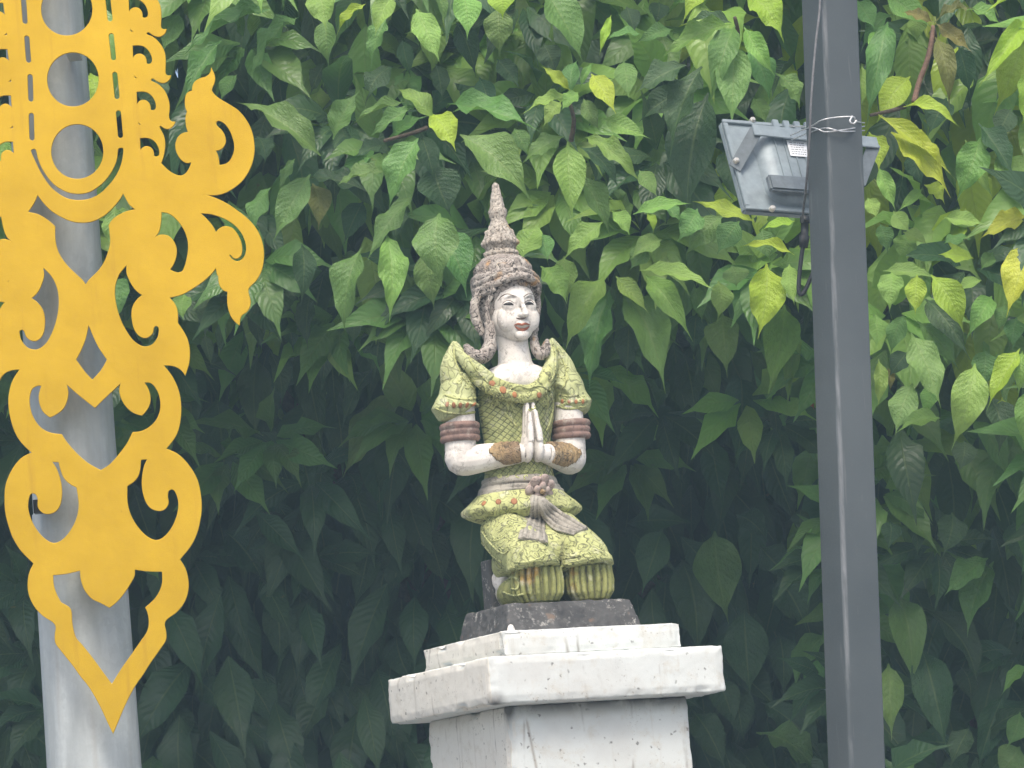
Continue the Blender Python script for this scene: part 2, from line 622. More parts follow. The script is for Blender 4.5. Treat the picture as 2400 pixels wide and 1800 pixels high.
M_KNEE = mat_statue("olive_green_painted_cement", (0.34, 0.345, 0.125), (0.19, 0.205, 0.075), (0.05, 0.046, 0.03), 'none', 0.95, accent=(0.40, 0.24, 0.06))
M_HEAD = mat_statue("worn_headdress_paint", (0.46, 0.415, 0.365), (0.28, 0.24, 0.21), (0.03, 0.023, 0.02), 'scroll', 1.0, scale=1.2, accent=(0.50, 0.27, 0.08))
M_SPIRE = mat_statue("weathered_crown_cement", (0.53, 0.48, 0.41), (0.37, 0.32, 0.265), (0.065, 0.052, 0.04), 'scroll', 0.65, accent=(0.52, 0.36, 0.16), scale=1.6)
M_SASH = mat_statue("faded_mauve_cement", (0.41, 0.38, 0.32), (0.21, 0.195, 0.17), (0.045, 0.04, 0.036), 'cracks', 0.9, scale=1.5)
M_BAND = mat_statue("red_brown_painted_band", (0.30, 0.195, 0.16), (0.13, 0.095, 0.085), (0.06, 0.04, 0.035), 'cracks', 0.9, accent=(0.62, 0.27, 0.06), scale=1.5)
M_CUFF = mat_statue("bronze_painted_cuff", (0.38, 0.27, 0.14), (0.20, 0.14, 0.09), (0.045, 0.03, 0.02), 'scroll', 0.95, scale=1.4)
M_GEM = mat_statue("orange_painted_gem", (0.42, 0.19, 0.08), (0.28, 0.14, 0.08), (0.09, 0.05, 0.03), 'none', 0.8)
M_LIP = mat_plain("red_lip_paint", (0.32, 0.105, 0.055), 0.6, var=0.45, scale=240)
M_EYE = mat_plain("black_eye_paint", (0.022, 0.02, 0.02), 0.5)
M_BROW = mat_plain("dark_brow_paint", (0.12, 0.09, 0.07), 0.7, var=0.6, scale=300)
M_ALU = mat_plain("grey_cast_aluminium", (0.245, 0.29, 0.31), 0.5, 0.1, var=0.16, scale=40)
M_ALUD = mat_plain("dark_grey_bracket_paint", (0.15, 0.175, 0.19), 0.5, 0.1, var=0.2, scale=60)
M_BOLT = mat_plain("bright_zinc_bolt", (0.70, 0.66, 0.58), 0.35, 0.6)
M_STICK = mat_plain("white_sticker", (0.80, 0.82, 0.83), 0.5, var=0.04)
M_INK = mat_plain("black_print", (0.06, 0.06, 0.07), 0.6)
M_CABLE = mat_plain("black_cable_rubber", (0.022, 0.024, 0.026), 0.5)
M_WIRE = mat_plain("bare_steel_wire", (0.55, 0.56, 0.57), 0.4, 0.5)
M_GROUND = mat_plain("concrete_ground", (0.22, 0.21, 0.20), 0.9, var=0.25, scale=3)

# ------------------------------------------------------------------ ground
bm = bmesh.new()
bmesh.ops.create_grid(bm, x_segments=8, y_segments=8, size=40)
obj("ground", tomesh(bm, "ground"), M_GROUND, kind="structure")

# ------------------------------------------------------------------ pedestal
SY = 7.4
O = P(1283, 1421, SY)
ANG = R(25)
K = (O - CAM).dot(FWD) / F
ROT = Matrix.Rotation(ANG, 3, 'Z')
ROTI = ROT.transposed()
CAML = ROTI @ (CAM - O) / K


def L(px, py, yl):
    """statue coordinates (u) of pixel on the local plane y=yl"""
    d = ROTI @ (FWD * F + RIGHT * (px - 1200) + UP * (900 - py))
    t = (yl - CAML.y) / d.y
    return CAML + d * t


def hit(px, py, bvhs, lift=0.0):
    d = (ROTI @ (FWD * F + RIGHT * (px - 1200) + UP * (900 - py))).normalized()
    best = None
    for b in bvhs:
        h = b.ray_cast(CAML, d)
        if h[0] is not None and (best is None or h[3] < best[2]):
            n = h[1] if h[1].dot(d) < 0 else -h[1]
            best = (h[0] + n * lift, n, h[3])
    return best


def bvh(me):
    return BVHTree.FromPolygons([v.co.copy() for v in me.vertices], [tuple(p.vertices) for p in me.polygons])


def scaled(me):
    me.transform(Matrix.Scale(K, 4))
    return me


def worn_block(hx, hy, z0, z1, seed, voxel=0.0045, amp=0.0021, taper=1.0):
    bm = bmesh.new()
    rings = [[Vector((sx * hx * s, sy * hy * s, z)) for sx, sy in ((-1, -1), (1, -1), (1, 1), (-1, 1))] for z, s in ((z0, 1.0), (z1, taper))]
    ring_skin(bm, rings)
    bmesh.ops.recalc_face_normals(bm, faces=bm.faces[:])
    me = tomesh(bm, "b")
    me = modmesh(me, [('REMESH', dict(mode='VOXEL', voxel_size=voxel)), ('SMOOTH', dict(factor=0.5, iterations=1))], "block")
    off = Vector((seed * 3.1, seed * 1.7, seed))
    def fn(co):
        n = noise.noise(co * 34 + off) + 0.6 * noise.noise(co * 90 + off)
        ex, ey = hx - abs(co.x) < 0.012, hy - abs(co.y) < 0.012
        ez = min(abs(co.z - z0), abs(co.z - z1)) < 0.012
        e = ex + ey + ez
        k = amp * (0.35 + 0.75 * max(0, e - 1))
        chip = noise.noise(co * 17 + off * 2)
        return n * k - (0.0016 if e > 1 else 0) - (0.020 * max(0.0, chip - 0.26) if e > 1 else 0)

    displace(me, fn)
    return me


ped = empty("pedestal", (O.x, O.y, 0), ANG, label="square white painted masonry pedestal with an overhanging cap under the kneeling figure", category="pedestal")
ZP = O.z          # world height of the slab top


def ped_part(name, hx, z0, z1, seed, shade_dirt=None):
    me = worn_block(hx * K, hx * K, z0, z1, seed)
    a = me.attributes.new('shade_dirt', 'FLOAT', 'POINT')
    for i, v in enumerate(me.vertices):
        a.data[i].value = shade_dirt(v.co) if shade_dirt else 0.0
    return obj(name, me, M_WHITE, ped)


zt0, zt1 = ZP - 70 * K, ZP - 131 * K
zc0, zc1 = zt1 + 0.0, zt1 - 110 * K
HC, HS = 298 * K, 231 * K
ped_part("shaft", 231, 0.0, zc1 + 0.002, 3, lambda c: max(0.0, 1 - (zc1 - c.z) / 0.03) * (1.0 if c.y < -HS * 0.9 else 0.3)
         + 0.9 * max(0, 1 - (Vector((c.x + HS, c.y + HS, 0)).length) / 0.02) * max(0.0, 1 - (zc1 - c.z) / 0.12))  # dark band at the shaft top: cap shade painted in, mixed with dirt
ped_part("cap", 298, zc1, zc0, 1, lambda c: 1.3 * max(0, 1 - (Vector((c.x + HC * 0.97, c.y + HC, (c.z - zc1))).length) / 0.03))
ped_part("top_block", 228, zt1 + 0.001, zt0, 2, None)

# ------------------------------------------------------------------ kneeling statue
st = empty("kneeling_statue", O, ANG, label="white and yellow-green painted statue kneeling with palms pressed together and a pointed crown", category="statue")


def spart(name, me, mat, label=None):
    o = obj(name, scaled(me), mat, st)
    if label:
        o['label'] = label
    return o


# base slab
bm = bmesh.new()
ring_skin(bm, [[Vector((sx * a, sy * b, z)) for sx, sy in ((-1, -1), (1, -1), (1, 1), (-1, 1))] for a, b, z in ((172, 146, -70), (166, 136, -40), (157, 122, 0))])
me = fuse(bm, 4.0, 5, "base_slab")
displace(me, lambda c: noise.noise(c * 0.05) * 3.0 + noise.noise(c * 0.15) * 1.4)
spart("base_slab", me, M_STONE)
bm = bmesh.new()
a, b = L(1140, 1400, 128), L(1180, 1312, 128)
box(bm, (a.x, 100, -3), (60, 150, b.z))
spart("support_block", fuse(bm, 4.0, 5, "support_block"), M_STONE)
# flake of white paint at the slab's foot
bm = bmesh.new()
c = L(1198, 1480, -146)
ell(bm, c, (10, 9, 17), None, 10, 7)
ell(bm, c + Vector((9, 0, -9)), (9, 8, 9), None, 10, 7)
me = fuse(bm, 2.0, 2, "mortar_blob")
spart("mortar_blob", me, M_SKIN)

# --- the body: head, neck, chest, arms and hands in one continuous surface
HCN = L(1203, 727, 64)
HCN.x = 1.5


def hp(x, y, z):
    return HCN + Vector((x, y, z))


bm = bmesh.new()
ell(bm, hp(0, 8, 18), (56, 66, 62), None, 28, 18)
ell(bm, hp(0, 0, -22), (56, 58, 55), None, 28, 18)
ell(bm, hp(0, -12, -43), (42, 42, 38), None, 24, 14)
ell(bm, hp(0, -43, -66), (18, 13, 13))
for s in (-1, 1):
    ell(bm, hp(s * 23, -30, -26), (31, 23, 34))
    ell(bm, hp(s * 24, -42, 3), (20, 11.5, 16))
    stube(bm, [hp(s * 8, -56, 21), hp(s * 22, -54, 28), hp(s * 38, -41, 23)], [2, 3.5, 2], 4, 8)
    ell(bm, hp(s * 8, -61, -21), (6, 6, 5))
tube(bm, [hp(0, -55, 22), hp(0, -61, 2), hp(0, -69, -14), hp(0, -71, -20), hp(0, -62, -25)], [6, 5.5, 7, 8, 6])
ell(bm, hp(0, -52, -42), (17, 9, 9))
# neck and chest
tube(bm, [L(1196, 770, 78), L(1203, 815, 74), L(1207, 850, 76), L(1209, 880, 80)], [40, 37, 41, 58], 24)
ell(bm, L(1213, 892, 68), (92, 46, 44), None, 28, 14)
ell(bm, L(1213, 960, 84), (82, 45, 85), None, 28, 14)
EL = {}
for s, sh, el, wr in ((-1, (1078, 905, 84), (1079, 1082, 76), (1220, 1062, 26)), (1, (1327, 898, 84), (1339, 1079, 80), (1279, 1063, 26))):
    a, e, wv = L(*sh), L(*el), L(*wr)
    mid = a.lerp(e, 0.55)
    stube(bm, [a, mid, a.lerp(e, 0.86)], [32, 37, 37], 4, 18)
    e2 = e + Vector((0, 0, 4))
    stube(bm, [a.lerp(e, 0.7), a.lerp(e, 0.88), e2, e2.lerp(wv, 0.14) + Vector((0, 0, -3)), e2.lerp(wv, 0.5), e2.lerp(wv, 0.8), wv], [36, 36, 36, 36, 32, 27, 23], 4, 18)
    EL[s] = (a, e, wv)
# pressed hands: palms in the y-z plane, five fingers each
hb, ht = L(1251, 1070, 14), L(1240, 938, 14)
hx = 0.5 * (hb.x + ht.x)
for s in (-1, 1):
    ox = hx + s * 9.5
    zb = hb.z
    ell(bm, Vector((ox + s * 4, 20, zb + 22)), (12, 29, 36), None, 16, 12)
    tube(bm, [EL[s][2], Vector((ox + s * 9, 21, zb + 10))], [23, 20], 14)
    for i, (dy, ln) in enumerate(((39, 108), (26, 121), (12.5, 117), (0, 97))):
        y0 = 17 + (dy - 19.5) * 1.02
        stube(bm, [Vector((ox + s * 2.5, y0, zb + 34)), Vector((ox + s * 1.5, y0, zb + 60)), Vector((ox, y0 + (19.5 - dy) * 0.08, zb + 90 * ln / 121)), Vector((ox - s * 2, y0 + (19.5 - dy) * 0.16, zb + ln + 12))], [8.2, 8.0, 7.2, 4.6], 4, 10)
    stube(bm, [Vector((ox + s * 2, 40, zb + 14)), Vector((ox, 49, zb + 40)), Vector((ox - s * 1, 50, zb + 72))], [9, 8, 5], 4, 10)
body = fuse(bm, 2.1, 5, "body", 0.5)
B_BODY = bvh(body)

# --- face paint
bm = bmesh.new()


def painted_line(bm, pxs, rad, flat, lift, bv, sub=4):
    pp = spline([Vector((x, y, 0)) for x, y in pxs], sub)
    pts, nn = [], []
    for q in pp:
        h = hit(q.x, q.y, bv, lift)
        if h:
            pts.append(h[0])
            nn.append(h[1])
    if len(pts) > 1:
        rr = lerp_list(rad, len(pts)) if isinstance(rad, (list, tuple)) else rad
        tube(bm, pts, rr, 8, flat=flat, nrm=nn)


FACEPARTS = []
for nm, cx, cy, wd in (("eye", 1192, 713, 11), ("eye", 1240, 712, 9.5)):
    bm = bmesh.new()
    painted_line(bm, [(cx - wd, cy + 1.5), (cx - wd * 0.5, cy - 0.8), (cx + wd * 0.1, cy - 1.2), (cx + wd * 0.6, cy - 0.6), (cx + wd, cy + 1.5)], [0.8, 3.0, 3.9, 3.0, 0.8], 1.3, 1.0, [B_BODY])
    FACEPARTS.append((nm, tomesh(bm, nm), M_EYE))
    bm = bmesh.new()
    painted_line(bm, [(cx - wd - 2, cy - 2), (cx - wd * 0.4, cy - 8), (cx + wd * 0.4, cy - 8), (cx + wd + 2, cy - 2)], [0.4, 0.9, 0.9, 0.4], 0.8, 0.4, [B_BODY])
    FACEPARTS.append(("eyelid_line", tomesh(bm, "eyelid_line"), M_BROW))
for pxs in ([(1167, 705), (1176, 694), (1190, 689), (1206, 694)], [(1227, 696), (1238, 689), (1249, 691), (1256, 700)]):
    bm = bmesh.new()
    painted_line(bm, pxs, [0.6, 1.3, 1.3, 0.6], 0.9, 0.2, [B_BODY])
    FACEPARTS.append(("eyebrow", tomesh(bm, "eyebrow"), M_BROW))
bm = bmesh.new()
painted_line(bm, [(1205, 762), (1215, 759), (1223, 761), (1231, 758.5), (1241, 761)], [0.8, 3.0, 2.6, 3.0, 0.8], 2.0, 0.6, [B_BODY])
painted_line(bm, [(1207, 765), (1216, 771), (1224, 773), (1232, 771), (1239, 765)], [0.8, 3.6, 4.2, 3.6, 0.8], 2.6, 0.6, [B_BODY])
FACEPARTS.append(("lips", tomesh(bm, "lips"), M_LIP))
bm = bmesh.new()
painted_line(bm, [(1210, 745), (1216, 747), (1226, 747), (1232, 744)], [0.7, 1.8, 1.8, 0.7], 0.8, 0.2, [B_BODY])
FACEPARTS.append(("nostril_shade", tomesh(bm, "nostril_shade"), M_BROW))  # shade below the nose, painted as a dark line

# --- headdress and crown
YC = 99.0


def zc(py, y=YC):
    return L(1172, py, y).z


bm = bmesh.new()
loft(bm, [(0, 112, zc(815), 34, 30), (0, 110, zc(790), 55, 52), (0, 106, zc(760), 66, 66), (0, 103, zc(720), 73, 76), (0, 99, zc(690), 77, 82), (0, 97, zc(665), 79, 86),
          (0, 97, zc(650), 78, 87), (0, 97, zc(643), 70, 78), (0, 98, zc(632), 70, 77), (0, 99, zc(618), 62, 66), (0, 99, zc(606), 48, 50), (0, 99, zc(600), 38, 38)], 48)
# diadem band over the forehead
ringpts = []
for i in range(25):
    th = math.pi * (1.0 + i / 24.0)
    ringpts.append(Vector((76 * math.cos(th), 92 + 88 * math.sin(th), zc(662) - 24 * abs(math.cos(th)) ** 1.4 + 0)))
tube(bm, ringpts, 9.5, 12)
tube(bm, [p + Vector((0, 3, 17)) * 1.0 for p in ringpts], 7.0, 12)
tube(bm, [p * 1.0 + Vector((p.x * 0.02, 0, -13)) for p in ringpts[:7]], 6, 10)
tube(bm, [p * 1.0 + Vector((p.x * 0.02, 0, -13)) for p in ringpts[18:]], 6, 10)
# front crest leaf
ell(bm, Vector((0, 12, zc(640))), (13, 9, 22))
# strand in front of the ears
for pts in ([(1152, 690, 46), (1143, 716, 48), (1142, 745, 52), (1150, 780, 54), (1156, 800, 54)], [(1259, 690, 56), (1262, 712, 60), (1259, 745, 60), (1256, 775, 60)]):
    stube(bm, [L(*p) for p in pts], [6, 7, 7, 7, 6][:len(pts)], 4, 10)
stube(bm, [L(1122, 690, 75), L(1112, 715, 80), L(1116, 750, 80), L(1132, 785, 76)], [10, 12, 12, 9], 4, 10)
head = fuse(bm, 2.3, 2, "headdress")
displace(head, lambda c: (0.45 - noise.voronoi(c * 0.15)[0][0]) * 3.6 * (0.4 + abs(noise.noise(c * 0.04)) * 1.4) + noise.noise(c * 0.05) * 1.6)      # carved tiers
B_HEAD = bvh(head)

bm = bmesh.new()
prof = [(604, 37), (598, 38), (590, 36), (584, 36), (578, 39.5), (571, 42), (564, 42), (557, 39), (549, 33), (540, 28.5), (528, 23), (518, 19), (511, 19), (506, 21), (498, 22), (492, 21), (488, 18), (478, 16.5), (460, 13.5), (445, 10.5), (435, 8.5), (430, 6), (428, 2)]
loft(bm, [(0, YC + 1, zc(p), r, r) for p, r in prof], 32)
for p, r, n_ in ((595, 37, 16), (570, 41, 18)):
    for i in range(n_):
        th = 2 * math.pi * i / n_
        ell(bm, (r * math.cos(th), YC + 1 + r * math.sin(th), zc(p)), (6.5, 6.5, 6.5), None, 8, 6)
for i in range(12):
    th = 2 * math.pi * (i + 0.5) / 12
    ell(bm, (31 * math.cos(th), YC + 1 + 31 * math.sin(th), zc(550)), (6, 6, 12), None, 8, 6)
spire = fuse(bm, 2.0, 2, "crown_spire")
displace(spire, lambda c: noise.noise(c * 0.12) * 2.0 + noise.noise(c * 0.3) * 1.0)

# ear ornaments with upturned hooks
EARS = []
for pts, rad in (([(1146, 755, 52), (1149, 790, 48), (1146, 818, 44), (1130, 836, 42), (1110, 833, 42), (1098, 820, 42), (1091, 806, 42)], [12, 14, 17, 18, 16, 12, 5]),
                 ([(1253, 762, 58), (1251, 792, 52), (1256, 818, 44), (1267, 830, 42), (1277, 822, 42), (1281, 808, 42), (1283, 795, 42)], [8, 10, 12, 15, 14, 10, 4])):
    bm = bmesh.new()
    stube(bm, [L(*p) for p in pts], rad, 5, 14)
    me = fuse(bm, 2.0, 2, "ear_ornament")
    displace(me, lambda c: noise.noise(c * 0.13) * 1.6)
    EARS.append(me)

# --- bodice
def tring(py, l, r, ry, yc=85.0):
    """loft ring whose silhouette runs from pixel l to pixel r on row py"""
    c = L((l + r) / 2, py, yc)
    hw = (r - l) / 2
    rx = math.sqrt(max(1.0, hw * hw - (0.4226 * ry) ** 2)) / 0.9063
    return (c.x, yc, c.z, rx, ry)


bm = bmesh.new()
loft(bm, [tring(898, 1128, 1300, 40), tring(915, 1118, 1304, 50), tring(945, 1118, 1302, 54), tring(985, 1124, 1299, 55), tring(1030, 1132, 1292, 53),
          tring(1075, 1137, 1291, 52), tring(1115, 1134, 1299, 55), tring(1150, 1126, 1312, 60)], 56)
for s in (-1, 1):
    ell(bm, Vector((s * 42, 45, zc(930, 50))), (38, 20, 34))
bodice = fuse(bm, 2.6, 4, "bodice")
B_BOD = bvh(bodice)

# --- collar and shoulder wings
WING = []
for s, tip, pth in ((-1, (1066, 798, 80), [(1066, 800, 80), (1058, 835, 80), (1056, 868, 82), (1070, 902, 84), (1092, 925, 70)]),
                    (1, (1291, 791, 80), [(1291, 793, 80), (1308, 828, 80), (1322, 862, 82), (1322, 900, 84), (1306, 925, 70)])):
    bm = bmesh.new()
    stube(bm, [L(*p) for p in pth], [5, 17, 26, 38, 34], 5, 18, flat=[5, 14, 22, 34, 34][0] if False else None)
    if s < 0:
        stube(bm, [L(1066, 803, 74), L(1085, 838, 52), L(1115, 868, 38), L(1150, 892, 26)], [6, 15, 20, 18], 5, 14)
    else:
        stube(bm, [L(1291, 797, 74), L(1294, 835, 54), L(1288, 868, 40), L(1272, 892, 28)], [6, 14, 19, 17], 5, 14)
    me = fuse(bm, 2.4, 4, "shoulder_wing")
    WING.append(me)
bm = bmesh.new()
neck = [(1096, 838, 72), (1112, 863, 46), (1138, 884, 29), (1172, 900, 20), (1210, 910, 15), (1240, 911, 13), (1265, 898, 16), (1283, 876, 26), (1292, 848, 48)]
stube(bm, [L(*p) for p in neck], [11, 13, 13, 12, 11, 11, 12, 13, 11], 5, 12)
neck2 = [(x * 1.0 + (1206 - x) * 0.02, y + 20, z - 1) for x, y, z in neck]
stube(bm, [L(*p) for p in neck2], [12, 15, 16, 15, 14, 14, 15, 15, 12], 5, 12)
collar = fuse(bm, 2.4, 3, "collar")
B_COL = bvh(collar)
B_WING = [bvh(m_) for m_ in WING]

# --- sleeves with flared hems
SLV = []
for s, pts, rad in ((-1, [(1080, 880, 84), (1074, 910, 84), (1072, 932, 84), (1070, 946, 84), (1068, 955, 84), (1072, 966, 84), (1076, 972, 84)], [34, 43, 45, 50, 59, 50, 36]),
                    (1, [(1322, 880, 84), (1328, 905, 84), (1333, 926, 84), (1337, 938, 84), (1341, 947, 84), (1341, 958, 84), (1340, 966, 84)], [34, 41, 42, 44, 49, 42, 34])):
    bm = bmesh.new()
    tube(bm, [L(*p) for p in pts], rad, 28)
    me = fuse(bm, 2.4, 2, "sleeve")
    SLV.append(me)
B_SLV = [bvh(m_) for m_ in SLV]

# --- armbands
BANDS = []
for cx, y0, hw, yl in ((1077, 998, 40, 80), (1338, 992, 39, 82)):
    bm = bmesh.new()
    for dy, rr in ((0, 9), (15, 8), (29, 8.5)):
        c = L(cx + dy * 0.05, y0 + dy + 2, yl)
        pts = [c + Vector((hw * math.cos(t), hw * math.sin(t), 0)) for t in [2 * math.pi * i / 28 for i in range(29)]]
        tube(bm, pts, rr, 10)
    BANDS.append(fuse(bm, 2.2, 1, "armband"))

# --- cuffs on the forearms
CUFF = []
for sgn, ta, tb in ((-1, 0.50, 0.97), (1, 0.12, 0.92)):
    bm = bmesh.new()
    e, wv = EL[sgn][1] + Vector((0, 0, 3)), EL[sgn][2]
    d = (wv - e).normalized()
    f_ = (Vector((0.40 if sgn < 0 else -0.1, -0.85, 0.25)) - d * Vector((0.40 if sgn < 0 else -0.1, -0.85, 0.25)).dot(d)).normalized()
    g_ = d.cross(f_)
    nk = 15
    for k in range(nk):
        t_ = ta + (tb - ta) * k / (nk - 1)
        rr = 36 - 11.5 * t_ + 0.6
        half = R(12 + 66 * min(1.0, k / 7.0) ** 0.8)
        c_ = e.lerp(wv, t_)
        tube(bm, [c_ + f_ * math.cos(a) * rr + g_ * math.sin(a) * rr for a in [-half + 2 * half * i / 14 for i in range(15)]], (5.2 if k % 3 == 0 else 3.6), 8)
    CUFF.append(fuse(bm, 2.0, 1, "cuff"))

# --- belt, peplum, legs
bm = bmesh.new()
loft(bm, [tring(1118, 1136, 1297, 58, 84), tring(1124, 1128, 1304, 64, 84), tring(1133, 1126, 1307, 66, 85), tring(1138, 1128, 1308, 64, 86), tring(1143, 1122, 1314, 68, 88), tring(1154, 1116, 1322, 72, 90), tring(1162, 1118, 1324, 68, 92), tring(1166, 1124, 1322, 62, 92)], 56)
belt = fuse(bm, 2.5, 2, "belt")
displace(belt, lambda c: noise.noise(Vector((c.x * 0.02, c.y * 0.02, c.z * 0.14))) * 3.0)
B_BELT = bvh(belt)


def pep_wave(th, k):
    a = (0, 0.15, 0.6, 1.0, 1.0, 0.8)[min(k, 5)]
    return (-6.0 * a * (0.5 + 0.5 * math.cos(13 * th)), 1 + 0.03 * a * math.cos(13 * th))


bm = bmesh.new()
loft(bm, [tring(1152, 1122, 1318, 70, 92), tring(1166, 1108, 1332, 84, 92), tring(1178, 1094, 1350, 96, 93), tring(1189, 1081, 1363, 104, 94), tring(1199, 1083, 1365, 104, 94), tring(1210, 1100, 1350, 92, 94), tring(1216, 1120, 1340, 80, 94)], 91, wave=pep_wave)
pep = fuse(bm, 2.6, 2, "peplum")
B_PEP = bvh(pep)

bm = bmesh.new()
ell(bm, Vector((0, 92, 178)), (98, 70, 66), None, 24, 16)
ell(bm, Vector((0, 10, 122)), (88, 88, 60), None, 24, 16)
for s in (-1, 1):
    stube(bm, [Vector((s * 58, 92, 192)), Vector((s * 62, 46, 172)), Vector((s * 67, -10, 140)), Vector((s * 70, -62, 112)), Vector((s * 70, -80, 92)), Vector((s * 70, -84, 78))], [58, 60, 60, 58, 60, 57], 5, 22)
    tube(bm, [Vector((s * 70, -78, 104)), Vector((s * 69, -84, 90)), Vector((s * 69, -86, 80))], [52, 63, 65], 24)
    tube(bm, [Vector((s * 62, 50, 122)), Vector((s * 62, 92, 92))], [46, 30], 18)
trous = fuse(bm, 2.8, 3, "trousers")
displace(trous, lambda c: noise.noise(c * 0.03) * 2.5)
B_TRO = bvh(trous)

bm = bmesh.new()
knee_c = {-1: L(1259, 1364, -74), 1: L(1381, 1357, -74)}
for s in (-1, 1):
    c = knee_c[s]
    c = Vector((c.x, -74, 44))
    loft(bm, [(c.x, c.y, 0, 38, 29), (c.x, c.y, 7, 47, 37), (c.x, c.y, 22, 54, 43), (c.x, c.y, 48, 56, 45), (c.x, c.y, 80, 52, 42), (c.x, c.y, 96, 48, 40)], 32, 2.15)
    for i in range(13):
        th = math.pi * (1.0 - 0.14) + math.pi * 1.28 * i / 12
        e = 2 / 2.15
        cc, sn = math.cos(th), math.sin(th)
        X = math.copysign(abs(cc) ** e, cc) * (0.9 if s > 0 else 1.0)
        Yy = math.copysign(abs(sn) ** e, sn)
        tube(bm, [Vector((c.x + X * 44, c.y + Yy * 35, 4)), Vector((c.x + X * 57, c.y + Yy * 46, 22)), Vector((c.x + X * 59.5, c.y + Yy * 48, 48)), Vector((c.x + X * 55.5, c.y + Yy * 45.5, 82))], [4.4, 5.8, 6.2, 5.4], 8)
    stube(bm, [Vector((c.x, -70, 36)), Vector((s * 76, -10, 37)), Vector((s * 72, 46, 36)), Vector((s * 66, 76, 34))], [36, 37, 33, 24], 4, 18)
legs = fuse(bm, 2.0, 1, "leggings")
B_LEG = bvh(legs)
FEET = []
for s in (-1, 1):
    bm = bmesh.new()
    stube(bm, [Vector((s * 64, 60, 60)), Vector((s * 66, 84, 66)), Vector((s * 66, 100, 80)), Vector((s * 62, 106, 96))], [26, 27, 26, 16], 4, 14)
    stube(bm, [Vector((s * 64, 86, 58)), Vector((s * 66, 104, 36)), Vector((s * 64, 110, 12))], [23, 19, 11], 4, 14)
    FEET.append(fuse(bm, 2.6, 4, "foot"))

# --- relief that lies on the surfaces, placed with rays cast at them
ALLB = [B_BODY, B_BOD, B_COL, B_BELT, B_PEP, B_TRO, B_LEG] + B_WING + B_SLV
trim = bmesh.new()      # raised cords
for pts, r in (([(1094, 815), (1101, 842), (1120, 872), (1146, 898)], 2.6), ([(1064, 812), (1068, 850), (1090, 892), (1118, 918)], 2.6),
               ([(1296, 808), (1302, 840), (1300, 872), (1288, 898)], 2.6), ([(1304, 815), (1322, 850), (1328, 885), (1318, 912)], 2.6),
               ([(1043, 926), (1070, 934), (1100, 936), (1116, 932)], 3.2), ([(1308, 924), (1330, 928), (1356, 926)], 3.2),
               ([(1022, 958), (1045, 966), (1080, 970), (1112, 966)], 3.2), ([(1305, 952), (1335, 958), (1372, 952)], 3.2),
               ([(1140, 900), (1165, 940), (1200, 990)], 2.4), ([(1150, 892), (1180, 930), (1210, 960)], 2.4),
               ([(1188, 915), (1190, 950), (1200, 985), (1212, 1000)], 2.8), ([(1196, 912), (1199, 945), (1206, 968)], 2.0),
               ([(1288, 912), (1296, 945), (1290, 985), (1280, 1010)], 2.8), ([(1279, 915), (1285, 945), (1280, 975)], 2.0),
               ([(1196, 912), (1215, 904), (1238, 910), (1262, 904), (1284, 912)], 2.4),
               ([(1125, 1240), (1150, 1275), (1178, 1298), (1192, 1290)], 2.8), ([(1120, 1250), (1140, 1290), (1175, 1318)], 2.6),
               ([(1205, 1318), (1245, 1316), (1285, 1300), (1312, 1312)], 2.8), ([(1200, 1330), (1245, 1330), (1290, 1316), (1318, 1328)], 2.8),
               ([(1322, 1310), (1360, 1302), (1395, 1290), (1416, 1300)], 2.8), ([(1322, 1324), (1362, 1318), (1400, 1308), (1426, 1322)], 2.8),
               ([(1184, 1365), (1200, 1352), (1215, 1362), (1212, 1380), (1198, 1380)], 2.6), ([(1180, 1388), (1205, 1396), (1228, 1392)], 2.6)):
    painted_line(trim, pts, r, r * 0.85, 0.4, ALLB, 5)
rng = random.Random(4)
# small scroll work: curls scattered over the cloth
for (x0, y0, x1, y1, n_) in ((1142, 905, 1195, 950, 14), (1130, 1215, 1200, 1290, 22), (1205, 1285, 1310, 1325, 20), (1325, 1270, 1420, 1318, 18), (1150, 1095, 1285, 1120, 12), (1075, 860, 1130, 910, 12), (1296, 850, 1330, 905, 10), (1312, 928, 1370, 948, 8), (1205, 915, 1285, 960, 10)):
    for i in range(n_):
        cx, cy = rng.uniform(x0, x1), rng.uniform(y0, y1)
        a0, rr = rng.uniform(0, 6.28), rng.uniform(4.5, 7.5)
        sg = rng.choice((-1, 1))
        pts = [(cx + rr * (1 - k * 0.13) * math.cos(a0 + sg * k * 0.9), cy + rr * (1 - k * 0.13) * math.sin(a0 + sg * k * 0.9)) for k in range(6)]
        painted_line(trim, pts, [1.6, 1.9, 1.8, 1.6, 1.4, 1.2], 1.5, 0.2, ALLB, 3)
TRIM = tomesh(trim, "relief_trim")

GEMS = []
for (x, y, rx, rz) in [(1048 + i * 15.5, 948 + (0, 1.5, 2, 1.5, 0)[i], 4.8, 7.5) for i in range(5)] + [(1153, 898, 9, 9), (1179, 914, 9, 10), (1206, 925, 6, 8), (1264, 926, 7, 7), (1168, 1176, 7, 9), (1205, 1175, 8, 10), (1134, 1180, 6, 8)] + [(1318 + i * 16, 941, 4.5, 6) for i in range(4)]:
    h = hit(x, y, ALLB, 0.3)
    if not h:
        continue
    bm = bmesh.new()
    q = h[1].to_track_quat('Y', 'Z')
    ell(bm, h[0], (rx, 3.4, rz), q, 12, 8)
    GEMS.append(tomesh(bm, "gem"))

# sash: knot flower and hanging ends
SB = [B_TRO, B_PEP, B_BELT]


